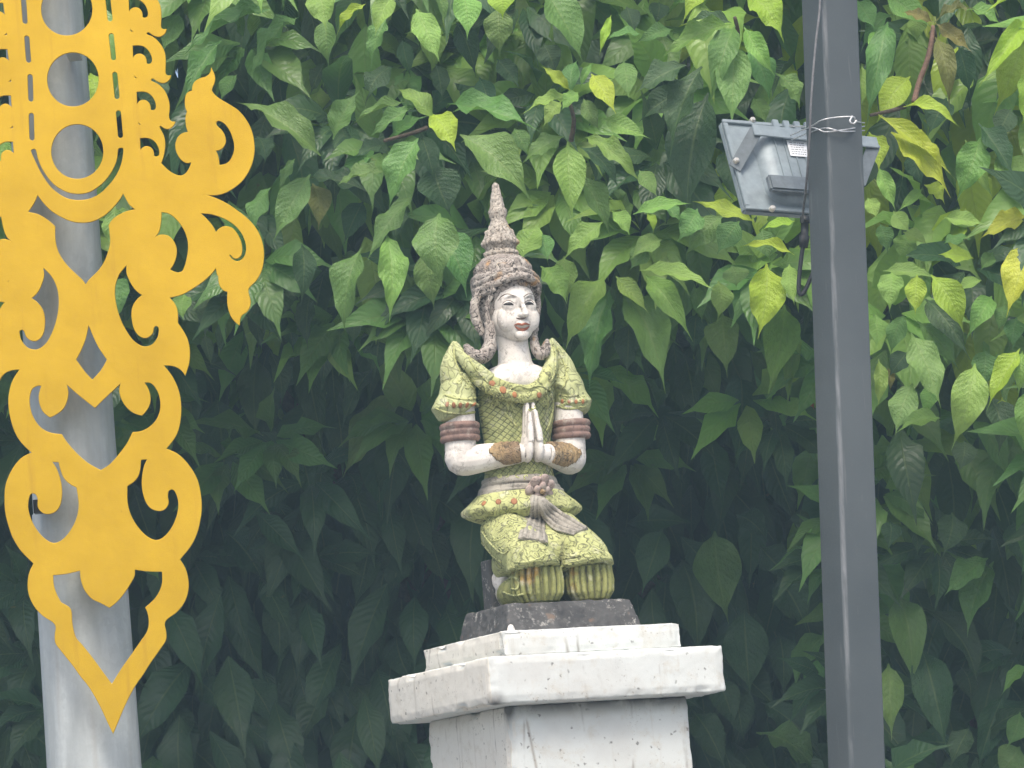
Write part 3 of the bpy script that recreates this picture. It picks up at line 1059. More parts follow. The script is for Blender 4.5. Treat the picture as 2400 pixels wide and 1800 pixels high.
def cloth_strip(pxs, widths, thick, lift):
    bm = bmesh.new()
    pp = spline([Vector((x, y, 0)) for x, y in pxs], 6)
    pts, nn = [], []
    for q in pp:
        h = hit(q.x, q.y, SB, lift)
        if h:
            pts.append(h[0])
            nn.append(h[1])
    for _ in range(6):
        pts = [pts[0]] + [(pts[i - 1] + pts[i] * 2 + pts[i + 1]) / 4 for i in range(1, len(pts) - 1)] + [pts[-1]]
        nn = [nn[0]] + [(nn[i - 1] + nn[i] * 2 + nn[i + 1]).normalized() for i in range(1, len(nn) - 1)] + [nn[-1]]
    ww = lerp_list(widths, len(pts))
    tube(bm, pts, ww, 20, flat=thick, nrm=nn)
    # folds
    for f in (-0.72, -0.28, 0.18, 0.62):
        q = []
        for i in range(len(pts)):
            t = (pts[min(i + 1, len(pts) - 1)] - pts[max(i - 1, 0)]).normalized()
            q.append(pts[i] + t.cross(nn[i]) * ww[i] * f + nn[i] * thick * 0.75)
        tube(bm, q, 4.0, 8)
    return fuse(bm, 2.0, 1, "sash_end")


SASH = [cloth_strip([(1259, 1165), (1257, 1195), (1255, 1228), (1249, 1266)], [18, 22, 32, 36], 6, -1),
        cloth_strip([(1266, 1172), (1288, 1203), (1322, 1228), (1362, 1246)], [12, 22, 31, 26], 6, -1)]
bm = bmesh.new()
h = hit(1258, 1143, [B_BELT], 4)
q = h[1].to_track_quat('Y', 'Z')
h = (h[0] + h[1] * 5, h[1], 0)
ell(bm, h[0], (33, 13, 33), q, 20, 10)
for k in range(7):
    a = 2 * math.pi * k / 7
    ell(bm, h[0] + q @ Vector((28 * math.cos(a), 7, 28 * math.sin(a))), (13.5, 6, 14), q, 12, 8)
for k in range(5):
    a = 2 * math.pi * k / 5 + 0.4
    ell(bm, h[0] + q @ Vector((14 * math.cos(a), 15, 14 * math.sin(a))), (9, 5.5, 9), q, 10, 8)
flower = fuse(bm, 1.8, 1, "sash_flower")
bm = bmesh.new()
ell(bm, h[0] + q @ Vector((0, 21, 0)), (8, 6, 8), q, 12, 8)
centre = tomesh(bm, "flower_centre")

spart("body", body, M_SKIN)
for nm, me, mt in FACEPARTS:
    spart(nm, me, mt)
spart("headdress", head, M_HEAD)
spart("crown_spire", spire, M_SPIRE)
for me in EARS:
    spart("ear_ornament", me, M_HEAD)
spart("bodice", bodice, M_LATT)
spart("collar", collar, M_GREEN)
for me in WING:
    spart("shoulder_wing", me, M_PLAIN)
for me in SLV:
    spart("sleeve", me, M_PLAIN)
for me, lb in zip(BANDS, ("dark armband with an orange patch", "red-brown armband")):
    spart("armband", me, M_BAND, lb)
for me in CUFF:
    spart("cuff", me, M_CUFF)
spart("belt", belt, M_SASH)
spart("peplum", pep, M_GREEN)
spart("trousers", trous, M_GREEN)
spart("leggings", legs, M_KNEE)
for me in FEET:
    spart("foot", me, M_SKIN)
spart("relief_trim", TRIM, M_GREEN)["kind"] = "stuff"
for me in GEMS:
    spart("gem", me, M_GEM)
for me in SASH:
    spart("sash_end", me, M_SASH)
fo = spart("sash_flower", flower, mat_statue("faded_pink_flower_cement", (0.52, 0.42, 0.37), (0.34, 0.26, 0.23), (0.075, 0.05, 0.042), "cracks", 0.9, scale=1.5))
co = obj("flower_centre", scaled(centre), M_CUFF, fo)

# ------------------------------------------------------------------ galvanised pole and gold ornament
PY = 7.05


def pole_axis(c0, c1, Y):
    a, b = P(*c0, Y), P(*c1, Y)
    d = (a - b).normalized()
    base = b - d * (b.z / d.z)
    return base, d


base, d = pole_axis((100, 0), (221, 1800), PY)
gp = empty("steel_pole", base, label="round galvanised steel pole standing behind the gold ornament at the left edge", category="pole")
bm = bmesh.new()
k7 = PY / F * 1.0
seam = P(130, 1200, PY)
zs = (seam - base).dot(d)


def prad(t):
    # radius from the photograph's widths: 98 px at the top of the frame, 110 at its foot
    zt = (P(100, 0, PY) - base).dot(d)
    zb = (P(221, 1800, PY) - base).dot(d)
    f = (t - zb) / (zt - zb)
    return (110 + (98 - 110) * f) * k7


def polyring(c, r, n=16):
    return [c + Vector((r * math.cos(2 * math.pi * (i + 0.3) / n), r * math.sin(2 * math.pi * (i + 0.3) / n), 0)) for i in range(n)]


ring_skin(bm, [polyring(d * t, prad(t) + (0.0015 if t < zs else 0), 12) for t in (0.0, 0.5, 1.0, 1.5, zs - 0.004)])
ob = obj("lower_tube", tomesh(bm, "lower_tube", False), M_GALV, gp)
bm = bmesh.new()
ring_skin(bm, [polyring(d * t, prad(t) - 0.001, 12) for t in (zs - 0.02, zs + 0.3, zs + 1.0, zs + 2.2)])
obj("upper_tube", tomesh(bm, "upper_tube", False), M_GALV, gp)
for o_ in (ob, gp.children[-1]):
    bmx = bmesh.new()
    bmx.from_mesh(o_.data)
    bmesh.ops.bevel(bmx, geom=[e for e in bmx.edges if abs((e.verts[0].co - e.verts[1].co).z) > 0.2], offset=0.007, segments=2, affect='EDGES')
    bmx.to_mesh(o_.data)
    bmx.free()
    for p in o_.data.polygons:
        p.use_smooth = True
    o_.data.set_sharp_from_angle(angle=R(40))
bm = bmesh.new()
c = P(88, 1187, PY - 0.088)
box(bm, (c.x - 0.007, c.y - 0.006, c.z - 0.012), (c.x + 0.007, c.y + 0.02, c.z + 0.012))
for v in bm.verts:
    v.co -= base
obj("strap_clip", tomesh(bm, "strap_clip", False), M_CABLE, gp)

# ornament: traced outline and cut-outs (photograph pixels), mirrored about its axis
AX = [(-400, 117), (-250, 132), (30, 157), (187, 171), (356, 181), (760, 208), (891, 217), (955, 223), (1103, 236), (1180, 242), (1424, 257), (1605, 263), (1717, 265)]


def axis(y):
    for (a, xa), (b, xb) in zip(AX[:-1], AX[1:]):
        if y <= b:
            return xa + (xb - xa) * (y - a) / (b - a)
    return 265.0


def parse(s, crop):
    sc, oy = {1: (3.318, 0), 2: (3.318, 450), 3: (3.318, 850), 4: (3.017, 1250)}[crop]
    out = []
    for tok in s.split():
        c = tok.endswith('c')
        x, y = tok.rstrip('c').split(',')
        out.append((float(x) / sc, float(y) / sc + oy, c))
    return out


def shift(p, dx, dy):
    return [(x + dx, y + dy, c) for x, y, c in p]


def mirror(p):
    out = []
    for x, y, c in p:
        x2 = 2 * axis(y) - x
        y2 = y + 0.028 * (x - x2)
        out.append((2 * axis(0.5 * (y + y2)) - x, y2, c))
    return out[::-1]


SC = parse("1150,275 1180,285 1215,310 1250,350 1275,395 1285,440 1287,500 1285,555 1290,580 1308,592 1328,590c 1320,615 1300,635 1275,645 1250,643 1220,630 1200,615 1185,610 1174,622", 1)
right = []
for k in (-4, -3, -2, -1, 0):
    right += shift(SC, 10.4 * k, 108.4 * k)
right += parse("1180,635 1215,650 1250,675 1280,710 1300,750 1315,800 1318,850 1312,900 1318,930 1335,948 1362,950c 1350,975 1330,995 1305,1003 1280,998 1255,980 1243,980 1240,990 1260,1030 1275,1065 1283,1110 1282,1150 1275,1200 1262,1245 1252,1270c 1280,1300 1320,1335 1360,1358 1405,1370 1440,1355 1465,1325 1482,1290 1490,1262c 1455,1268 1420,1250 1390,1215 1370,1170 1367,1120 1385,1070 1420,1040 1465,1030c 1450,985 1445,930 1450,890 1458,868c 1445,840 1440,790 1447,745 1465,720 1497,708c 1500,670 1520,635 1560,612 1600,600 1625,582 1640,560 1645,535c 1662,570 1672,610 1665,650 1648,690 1650,715 1680,750 1730,785 1790,820 1850,860 1900,915 1940,980 1965,1050 1977,1130 1975,1200 1960,1270 1930,1340 1880,1410 1820,1460 1750,1500 1680,1517 1610,1517", 1)
right += parse("1560,18c 1650,40 1750,85 1850,150 1940,225 2000,300 2035,380 2050,460 2048,540 2030,620 1990,690 1945,735 1930,765 1935,800 1947,850 1940,900 1915,935 1885,955 1868,985 1862,1035c 1830,1010 1800,970 1780,920 1770,860 1770,775c 1740,765 1715,735 1702,700 1700,655c 1690,640 1680,590c 1640,640 1580,695 1500,750 1420,795 1350,815 1315,822c 1350,860 1372,900 1382,950 1382,1020c 1420,1075 1455,1140 1472,1210 1475,1280 1465,1350 1440,1425c 1420,1395 1380,1365 1330,1350 1270,1348c", 2)
right += parse("1330,95 1370,170 1395,245 1407,330 1405,420 1390,510 1355,590 1290,672c 1370,705 1440,765 1500,845 1540,930 1560,1030 1567,1130 1555,1230 1530,1330 1480,1430", 3)
right += parse("1270,185c 1305,240 1325,300 1333,370 1322,440 1295,500 1250,555 1195,595 1170,620 1163,650 1172,690 1175,740 1165,770c 1120,835 1060,920 1010,1000 960,1070 910,1160 870,1245 835,1330", 4)
tip = parse("800,1412c", 4)
right[0] = (right[0][0], right[0][1], True)
OUT = right + tip + mirror(right)

HOLES = []


def both(p):
    HOLES.append(p)
    HOLES.append(mirror(p))


def slot(x0, y0, x1, y1, w):
    p0, p1 = Vector((x0, y0)), Vector((x1, y1))
    t = (p1 - p0).normalized()
    n = Vector((-t.y, t.x))
    pts = []
    for k in range(7):
        a = math.pi * k / 6
        pts.append(p1 + n * math.cos(a) * w / 2 + t * math.sin(a) * w / 2)
    for k in range(7):
        a = math.pi * k / 6
        pts.append(p0 - n * math.cos(a) * w / 2 - t * math.sin(a) * w / 2)
    return [(q.x / 3.318, q.y / 3.318, True) for q in pts]


for k in (-3, -2, -1, 0, 1, 2):
    both(slot(887 - 21 + 28 * k, 280 + 300 * k, 887 - 3 + 27 * k, 452 + 302 * k, 44))
for cx, cy, rx, ry in ((440, -1010, 200, 206), (482, -470, 200, 206), (520, 75, 202, 206), (568, 620, 203, 213), (602, 1180, 205, 215)):
    HOLES.append([((cx + rx * math.cos(a)) / 3.318, (cy + ry * math.sin(a)) / 3.318, True) for a in [2 * math.pi * i / 48 for i in range(48)]])
HOLES.append(parse("962,1165 950,1260 915,1350 860,1430 790,1500 710,1545 620,1560 530,1548 450,1505 380,1440 320,1350 275,1260 242,1185 246,1165 265,1158 283,1170 300,1240 335,1320 390,1400 450,1455 530,1495 610,1507 690,1495 760,1455 820,1400 870,1330 905,1250 916,1170 924,1154 945,1150", 1))
HOOK = parse("1030,355c 1080,352 1120,362 1155,390 1177,430 1185,465 1180,490 1160,502 1140,495 1138,470 1125,440 1095,422 1065,425 1045,440 1035,455c", 1)
TRI = parse("1042,565c 1050,595 1080,612c 1045,612c", 1)
for k in (-4, -3, -2, -1, 0, 1, 2):
    both(shift(HOOK, (9.3 if k < 2 else 8.6) * k, 108.4 * k))
    if k < 2:
        both(shift(TRI, 9.3 * k, 109 * k))
both(parse("1680,960 1690,942 1715,942 1750,965 1785,1010 1810,1070 1825,1140 1815,1200 1790,1250 1755,1278 1705,1288c 1700,1240 1690,1200 1675,1172c 1710,1165 1740,1140 1755,1100 1745,1050 1720,1010 1690,985", 1))
HOLES.append(parse("293,22c 340,85 400,145 480,195 560,228 640,238 720,228 800,190 870,130 930,60 958,8c 985,60 1010,100 1055,138c 980,155 910,190 870,225 848,262c 855,320 860,390 845,460 815,540 770,610 720,660 690,690 668,725c 640,685 580,630 520,570 470,500 440,430 428,350 428,270c 390,235 340,200 290,175 215,158c 250,110 275,65", 2))
both(parse("1255,155c 1320,170 1380,220 1430,290 1460,370 1465,450 1450,540 1430,600 1415,620 1385,630 1355,622 1320,605c 1350,560 1370,500 1372,440 1350,385 1310,345 1260,335 1225,345 1198,360c 1235,310 1250,240", 2))
both(parse("1555,165c 1640,172 1730,200 1810,245 1870,305 1905,375 1917,440 1908,490 1885,525 1850,542 1815,532 1790,508 1783,488c 1795,490 1820,515 1850,515 1875,490 1882,440 1870,380 1840,320 1800,280 1750,270 1710,285 1678,318c 1655,270 1610,215", 2))
both(parse("988,565c 985,620 1000,670 1035,735 1070,775 1110,803c 1070,835 1035,890 1025,960 1040,1050 1070,1105 1110,1132 1150,1130 1185,1100 1195,1060 1210,1042 1232,1050 1238,1080 1228,1130 1195,1180 1150,1203 1100,1200 1040,1160 990,1095 940,1000 905,890 892,790 900,710 930,635", 2))
HOLES.append(parse("690,1030c 720,1105 770,1210 835,1305c 790,1385 720,1465c 660,1400 590,1305c 630,1230 665,1140", 2))
HOLES.append(parse("945,155c 880,215 800,290 740,350c 700,320 600,240 515,165c 530,230 520,300 490,360 440,400 390,425c 340,385 310,320 305,250 325,180c 290,180 250,205 230,270 232,340 255,420 300,490 350,530 410,552 480,560c 520,620 590,700 680,780 785,840c 860,790 930,710 990,630 1032,545c 1100,535 1160,505 1215,450 1245,380 1250,310 1235,240 1200,180 1165,155 1120,155c 1150,200 1168,260 1165,320 1140,370 1105,410c 1050,395 990,350 945,280 930,210", 3))
both(parse("1095,755c 1150,748c 1125,800 1110,870 1105,940 1115,1020 1140,1090 1180,1135 1235,1152 1280,1140 1310,1095 1303,1040 1310,1000 1335,985 1362,1000 1385,1060 1390,1120 1375,1200 1340,1280 1290,1345 1230,1382 1170,1370 1110,1325 1050,1250 1010,1170 990,1080 988,960c 1040,925 1075,880 1090,820", 3))
HOLES.append(parse("952,255c 1050,268 1148,270c 1150,340 1135,400 1100,460 1060,500 1030,525c 1048,570 1055,640 1040,700 1000,760 930,860 860,960 792,1070c 740,1000 660,890 580,790 540,745 520,690 508,620 506,565 490,525 430,490c 395,420 378,360 375,295c 470,285 568,262c 575,330 600,400 650,460 710,490 775,525c 830,480 880,420 925,350 950,300", 4))


def smooth_poly(p, sub=4):
    n = len(p)
    out = []
    for i in range(n):
        x1, y1, c1 = p[i]
        x2, y2, c2 = p[(i + 1) % n]
        p1, p2 = Vector((x1, y1)), Vector((x2, y2))
        p0 = p1 if c1 else Vector(p[i - 1][:2])
        p3 = p2 if c2 else Vector(p[(i + 2) % n][:2])
        if c1 and c2:
            out.append(p1)
            continue
        for k in range(sub):
            t = k / sub
            out.append(0.5 * (2 * p1 + (p2 - p0) * t + (2 * p0 - 5 * p1 + 4 * p2 - p3) * t * t + (3 * p1 - p0 - 3 * p2 + p3) * t ** 3))
    return out


PLY = 6.90
go_ = P(265, 1717, PLY)
cu = bpy.data.curves.new("ornament", 'CURVE')
cu.dimensions = '2D'
cu.fill_mode = 'BOTH'
cu.extrude = 0.0016
cu.bevel_depth = 0.0007
cu.bevel_resolution = 1
for poly in [OUT] + HOLES:
    pts = smooth_poly(poly)
    sp = cu.splines.new('POLY')
    sp.points.add(len(pts) - 1)
    for q, pt in zip(pts, sp.points):
        wp = P(q.x, q.y, PLY) - go_
        pt.co = (wp.x, wp.z, 0, 1)
    sp.use_cyclic_u = True
tmp = bpy.data.objects.new("tmpc", cu)
COL.objects.link(tmp)
dg = bpy.context.evaluated_depsgraph_get()
dg.update()
me = bpy.data.meshes.new_from_object(tmp.evaluated_get(dg))
bpy.data.objects.remove(tmp)
me.transform(Matrix.Rotation(R(90), 4, 'X'))
me.name = "scroll_plate"
go = empty("gold_ornament", go_, label="gold painted metal scroll plate with cut-out circles and leaf curls fixed to the pole", category="ornament")
obj("scroll_plate", me, M_GOLD, go)
# brackets from the plate back to the pole
for py in (104, 714, 1262):
    bm = bmesh.new()
    c = P(axis(py), py, PLY) - go_
    box(bm, (c.x - 0.012, 0.003, c.z - 0.011), (c.x + 0.012, PY - PLY - 0.06, c.z + 0.011))
    obj("mounting_bracket", tomesh(bm, "mounting_bracket", False), M_GALV, go)

# ------------------------------------------------------------------ dark square post with the floodlight
QY = 7.2
base2, d2 = pole_axis((1944, 0), (2008, 1800), QY)
px2m = QY / F
post = empty("square_post", base2, label="dark grey painted square steel post right of the statue carrying the floodlight", category="post")
bm = bmesh.new()
hs = 50 * px2m
a0 = R(28)
q, edge = [], []
prof_ = []
for ci, (sx, sy) in enumerate(((-1, -1), (1, -1), (1, 1), (-1, 1))):
    st_a = (math.pi, 1.5 * math.pi, 0.0, 0.5 * math.pi)[ci]
    rr = 0.006
    arc = [(sx * (hs - rr) + rr * math.cos(st_a + k / 4 * math.pi / 2), sy * (hs - rr) + rr * math.sin(st_a + k / 4 * math.pi / 2)) for k in range(5)]
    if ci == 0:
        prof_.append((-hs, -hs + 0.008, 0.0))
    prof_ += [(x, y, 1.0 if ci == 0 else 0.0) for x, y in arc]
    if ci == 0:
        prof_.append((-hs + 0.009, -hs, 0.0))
for t in [i * 0.25 for i in range(0, 18)]:
    c = d2 * t
    q.append([c + Vector((x * math.cos(a0) - y * math.sin(a0), x * math.sin(a0) + y * math.cos(a0), 0)) for x, y, e_ in prof_])
    edge += [e_ for x, y, e_ in prof_]
ring_skin(bm, q)
me = tomesh(bm, "tube", True)
at_ = me.attributes.new('edge', 'FLOAT', 'POINT')
at_.data.foreach_set('value', edge)
me.set_sharp_from_angle(angle=R(12))
obj("tube", me, M_POST, post)

# floodlight: seen from behind; its back leans so that the lower edge is nearer
fo_ = P(1690, 282, 7.42)
px7 = 7.42 / F
e1 = RIGHT * 262 - UP * 12 + FWD * 125
e2 = RIGHT * 50 - UP * 220
e2 = e2 - FWD * ((262 * 50 + 12 * 220) / 125.0)
LU, LV = e1.length * px7, e2.length * px7
e1.normalize()
e2.normalize()
en = e1.cross(e2)
if en.dot(FWD) > 0:
    en = -en                      # points back towards the viewer: the lamp shines away into the foliage
FM = Matrix((e1, e2, en)).transposed().to_4x4()
FM.translation = fo_
FI = FM.inverted()
fl = empty("floodlight", fo_, label="grey cast floodlight seen from its ribbed back, wired to the dark square post", category="floodlight")


def fpart(name, bm, mat, bevel=0.0, parent=None, smooth=False):
    if bevel:
        bmesh.ops.bevel(bm, geom=bm.edges[:], offset=bevel, segments=2, affect='EDGES')
    bmesh.ops.transform(bm, matrix=Matrix.Translation(-fo_) @ FM, verts=bm.verts[:])
    me_ = tomesh(bm, name, smooth)
    return obj(name, me_, mat, parent or fl)


def fu(px, py, w_):
    """lamp coordinates (u along the top, v down the back) of a pixel on the plane w = w_"""
    d_ = FI.to_3x3() @ (FWD * F + RIGHT * (px - 1200) + UP * (900 - py))
    o_ = FI @ CAM
    return o_ + d_ * ((w_ - o_.z) / d_.z)


bm = bmesh.new()
box(bm, (0, 0, -0.018), (LU, LV, 0))
fpart("back_plate", bm, M_ALU, 0.004)
for (u0_, u1_, v0_, v1_) in ((0.0, LU, 0.0, 0.008), (0, LU, LV - 0.008, LV), (0, 0.010, 0.0085, LV - 0.0085), (LU - 0.010, LU, 0.0085, LV - 0.0085)):
    bm = bmesh.new()
    box(bm, (u0_, v0_, 0.0005), (u1_, v1_, 0.006))
    fpart("rim", bm, M_ALU, 0.001)
# raised housing with rounded corners
c00, c11 = fu(1765, 345, 0.0), fu(1800, 485, 0.0)
UH0, UH1, VH0, VH1 = c00.x, LU - 0.02, 0.020, LV - 0.016


def rrect(a0_, b0_, a1_, b1_, r_, w_):
    out = []
    for (cx, cy, st_) in ((a1_ - r_, b1_ - r_, 0), (a0_ + r_, b1_ - r_, 90), (a0_ + r_, b0_ + r_, 180), (a1_ - r_, b0_ + r_, 270)):
        for k in range(7):
            an = R(st_ + 15 * k)
            out.append(Vector((cx + r_ * math.cos(an), cy + r_ * math.sin(an), w_)))
    return out


bm = bmesh.new()
ring_skin(bm, [rrect(UH0, VH0, UH1, VH1, 0.040, 0.0), rrect(UH0 + 0.004, VH0 + 0.003, UH1 - 0.004, VH1 - 0.003, 0.038, 0.008), rrect(UH0 + 0.012, VH0 + 0.006, UH1 - 0.012, VH1 - 0.010, 0.034, 0.016),
               rrect(UH0 + 0.024, VH0 + 0.010, UH1 - 0.02, VH1 - 0.026, 0.026, 0.022), rrect(UH0 + 0.030, VH0 + 0.012, UH1 - 0.024, VH1 - 0.034, 0.022, 0.0235)])
hm_ = fpart("housing", bm, M_ALU, smooth=True)
hm_.data.set_sharp_from_angle(angle=R(35))
for i in range(8):
    bm = bmesh.new()
    u = UH0 + 0.036 + i * 0.020
    if u > UH1 - 0.03:
        break
    box(bm, (u - 0.0016, VH0 + 0.014, 0.0236), (u + 0.0016, VH1 - 0.044, 0.0262))
    fpart("rib", bm, M_ALU, 0.0006)
for i in range(6):
    bm = bmesh.new()
    u = fu(1808, 286, 0.008).x + i * 0.024
    box(bm, (u, -0.003, 0.0062), (u + 0.013, 0.018, 0.0135))
    fpart("cooling_fin", bm, M_ALU, 0.001)
q0, q1 = fu(1800, 450, 0.024), fu(1802, 492, 0.024)
bm = bmesh.new()
box(bm, (q0.x, VH1 - 0.046, 0.0240), (UH1 - 0.022, VH1 - 0.010, 0.040))
fpart("driver_box", bm, M_ALUD, 0.004)
# bracket: two flat arms and the bar that crosses behind the post
WB = 0.034
A_, B_, C_, D_ = fu(1727, 386, 0.010), fu(1772, 306, WB), fu(2050, 336, WB), fu(2018, 420, 0.010)
for p_, q_ in ((A_, B_), (D_, C_)):
    bm = bmesh.new()
    t = (q_ - p_).normalized()
    wv = Vector((0, 0, 1)).cross(t).normalized() * 0.013
    nn = t.cross(wv).normalized() * 0.0018
    ring_skin(bm, [[c_ + wv + nn, c_ - wv + nn, c_ - wv - nn, c_ + wv - nn] for c_ in (p_ - t * 0.010, q_)])
    fpart("bracket_arm", bm, M_ALUD, 0.001)
bm = bmesh.new()
ring_skin(bm, [[Vector((p_.x, p_.y + dv, p_.z + dw)) for dv, dw in ((-0.013, 0.004), (0.013, 0.004), (0.013, 0.0005), (-0.013, 0.0005))] for p_ in (B_ - Vector((0.008, 0, 0)), C_ + Vector((0.006, 0, 0)))])
fpart("bracket_bar", bm, M_ALU, 0.001)
for (bx, by, w_) in ((1726, 376, 0.016), (1764, 281, 0.006), (1811, 488, 0.012)):
    bm = bmesh.new()
    c_ = fu(bx, by, w_)
    loft(bm, [(c_.x, c_.y, w_ - 0.006, 0.0058, 0.0058), (c_.x, c_.y, w_ + 0.002, 0.0058, 0.0058), (c_.x, c_.y, w_ + 0.005, 0.0035, 0.0035)], 10)
    fpart("bolt", bm, M_BOLT)
# white data sticker, printed lines too small to read
s0, s1 = fu(1843, 328, 0.027), fu(1890, 368, 0.027)
bm = bmesh.new()
box(bm, (s0.x, s0.y, 0.0264), (s0.x + 0.046, s0.y + 0.037, 0.0270))
stick = fpart("sticker", bm, M_STICK)
bm = bmesh.new()
rr_ = random.Random(2)
for i in range(6):
    v = s0.y + 0.005 + i * 0.0052
    u = s0.x + 0.005
    while u < s0.x + 0.036:
        ln = rr_.uniform(0.002, 0.007)
        box(bm, (u, v, 0.0271), (u + ln, v + 0.0012, 0.0273))
        u += ln + 0.002
fpart("print", bm, M_INK, parent=stick)
# wire ties round post and bracket
tw = empty("tie_wire", P(1944, 300, QY), label="twisted bare steel tie wire wrapped round the dark post at the floodlight", category="wire")


def wire(bm, pxs, Y, r):
    stube(bm, [P(x, y, Y_) - tw.location for (x, y), Y_ in zip(pxs, Y)], r, 6, 6)


yf = QY - 0.052
bm = bmesh.new()
wire(bm, [(1850, 296), (1898, 296), (1925, 282), (1960, 275), (2000, 274), (2005, 284), (2026, 288)], [7.36, 7.2, yf - 0.005, yf - .004, yf - .004, 7.16, 7.2], 0.0013)
wire(bm, [(1852, 318), (1895, 300), (1915, 302), (1935, 309), (1980, 304), (2026, 296)], [7.36, 7.2, yf, yf - .005, 7.155, 7.2], 0.0013)
wire(bm, [(1855, 328), (1900, 310), (1935, 300), (1975, 308), (2026, 306)], [7.36, 7.2, yf - .004, 7.150, 7.2], 0.0013)
stube(bm, [P(1998, 272, yf - .006) - tw.location, P(1992, 284, yf - .010) - tw.location, P(2000, 290, yf - .008) - tw.location, P(2008, 282, yf - .006) - tw.location], 0.0018, 5, 6)
obj("wire_loops", tomesh(bm, "wire_loops"), M_WIRE, tw)
# thin cable running down the post, and the lamp's lead
cb = empty("cable", P(1900, 300, QY), label="thin pale cable running down the left face of the dark post", category="cable")
bm = bmesh.new()
stube(bm, [P(x, y, Y) - cb.location for x, y, Y in ((1918, -160, 7.13), (1922, 0, 7.13), (1912, 100, 7.13), (1902, 220, 7.13), (1897, 330, 7.15), (1890, 430, 7.2), (1882, 500, 7.30), (1880, 520, 7.34))], 0.0024, 6, 8)
obj("sheath", tomesh(bm, "sheath"), mat_plain("grey_cable", (0.16, 0.16, 0.165), 0.5), cb)
ld = empty("lamp_lead", P(1885, 600, 7.38), label="black floodlight lead with plug hanging beside the dark post", category="cable")
bm = bmesh.new()
stube(bm, [P(x, y, 7.36) - ld.location for x, y in ((1886, 505), (1886, 560), (1880, 590), (1874, 640), (1872, 680), (1878, 690), (1888, 678), (1905, 640))], 0.0042, 6, 8)
obj("lead", tomesh(bm, "lead"), M_CABLE, ld)
bm = bmesh.new()
tube(bm, [P(x, y, 7.36) - ld.location for x, y in ((1887, 508), (1887, 522), (1886, 523), (1886, 552), (1885, 553), (1883, 580))], [0.010, 0.010, 0.0075, 0.0075, 0.011, 0.008], 8)
obj("connector", tomesh(bm, "connector"), M_CABLE, ld)

# ------------------------------------------------------------------ trees
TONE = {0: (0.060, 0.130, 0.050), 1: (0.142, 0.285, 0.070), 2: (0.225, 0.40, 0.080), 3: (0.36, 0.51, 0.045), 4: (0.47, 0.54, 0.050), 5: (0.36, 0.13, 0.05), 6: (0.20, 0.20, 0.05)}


def wprof(v):
    """half width along the leaf, 0 stalk .. 1 drip tip"""
    if v < 0.06:
        return 0.04 + 0.04 * v / 0.06
    t = (v - 0.06) / 0.94
    q = min(1.0, t / 0.87)
    body_ = math.sin(math.pi * q ** 0.88) ** 0.92 if q < 1 else 0.0
    tail = 0.13 * (1 - t) / 0.30 if t > 0.70 else 0.0
    return max(body_, tail, 0.008)


def leaf_mesh(seed, nu=6, nv=13, name="leaf"):
    rg = random.Random(seed)
    bend = rg.uniform(0.06, 0.36)          # how far it arches
    hook = rg.uniform(-0.05, 0.22)
    fold = rg.uniform(0.02, 0.28)
    amp, ph, fq = rg.uniform(0.03, 0.085), rg.uniform(0, 6), rg.uniform(2, 3.6)
    tw_ = rg.uniform(-0.5, 0.5)
    side = rg.uniform(-0.10, 0.10)
    vs_, uv, fs = [], [], []
    for j in range(nv + 1):
        v = j / nv
        v = v if v < 0.8 else v
        hw = wprof(v) * 0.5
        for i in range(nu + 1):
            u = -1 + 2 * i / nu
            x = u * hw
            z = -bend * ((v - 0.42) ** 2 - 0.42 ** 2) * 2.2 - hook * v ** 3
            z += fold * abs(x) - fold * 0.12
            z += amp * abs(u) ** 1.5 * math.sin(fq * 2 * math.pi * v + ph + (1.7 if u > 0 else 0)) * min(1, hw * 5)
            a = tw_ * (v - 0.3)
            xx, zz = x * math.cos(a), z + x * math.sin(a)
            vs_.append((xx + side * math.sin(math.pi * v), v - 0.05 * bend * v, zz))
            uv.append((u * 0.5 + 0.5, v))
    for j in range(nv):
        for i in range(nu):
            a = j * (nu + 1) + i
            fs.append((a, a + 1, a + nu + 2, a + nu + 1))
    me_ = bpy.data.meshes.new(name)
    me_.from_pydata(vs_, [], fs)
    ul = me_.uv_layers.new(name="UVMap")
    for lp in me_.loops:
        ul.data[lp.index].uv = uv[lp.vertex_index]
    for p in me_.polygons:
        p.use_smooth = True
    me_.materials.append(M_LEAF)
    return me_


LEAVES = [leaf_mesh(100 + i) for i in range(14)]
LOW = [leaf_mesh(300 + i, 2, 6, "low") for i in range(8)]


def depth(px, py):
    """front of the foliage: the crown overhangs, its underside falls back"""
    wR = ss(1760, 2060, px)
    gl = ss(560, 1150, py)
    gr = ss(900, 1500, py)
    return 8.30 + (1 - wR) * 1.5 * gl + wR * 0.75 * gr + max(0.0, -40 - py) * 0.00055


def leaf_matrix(b, t, wd, rg, face=None):
    ax = t - b
    ln = ax.length
    yv = ax.normalized()
    n0 = Vector((rg.uniform(-0.35, 0.35), -1.0, rg.uniform(0.25, 0.95))) if face is None else face
    zv = (n0 - yv * n0.dot(yv))
    if zv.length < 0.15:
        zv = Vector((0, -0.3, 1)) - yv * Vector((0, -0.3, 1)).dot(yv)
    zv.normalize()
    xv = yv.cross(zv)
    mt = Matrix((xv * wd, yv * ln, zv * ln * 0.9)).transposed().to_4x4()
    mt.translation = b
    return mt


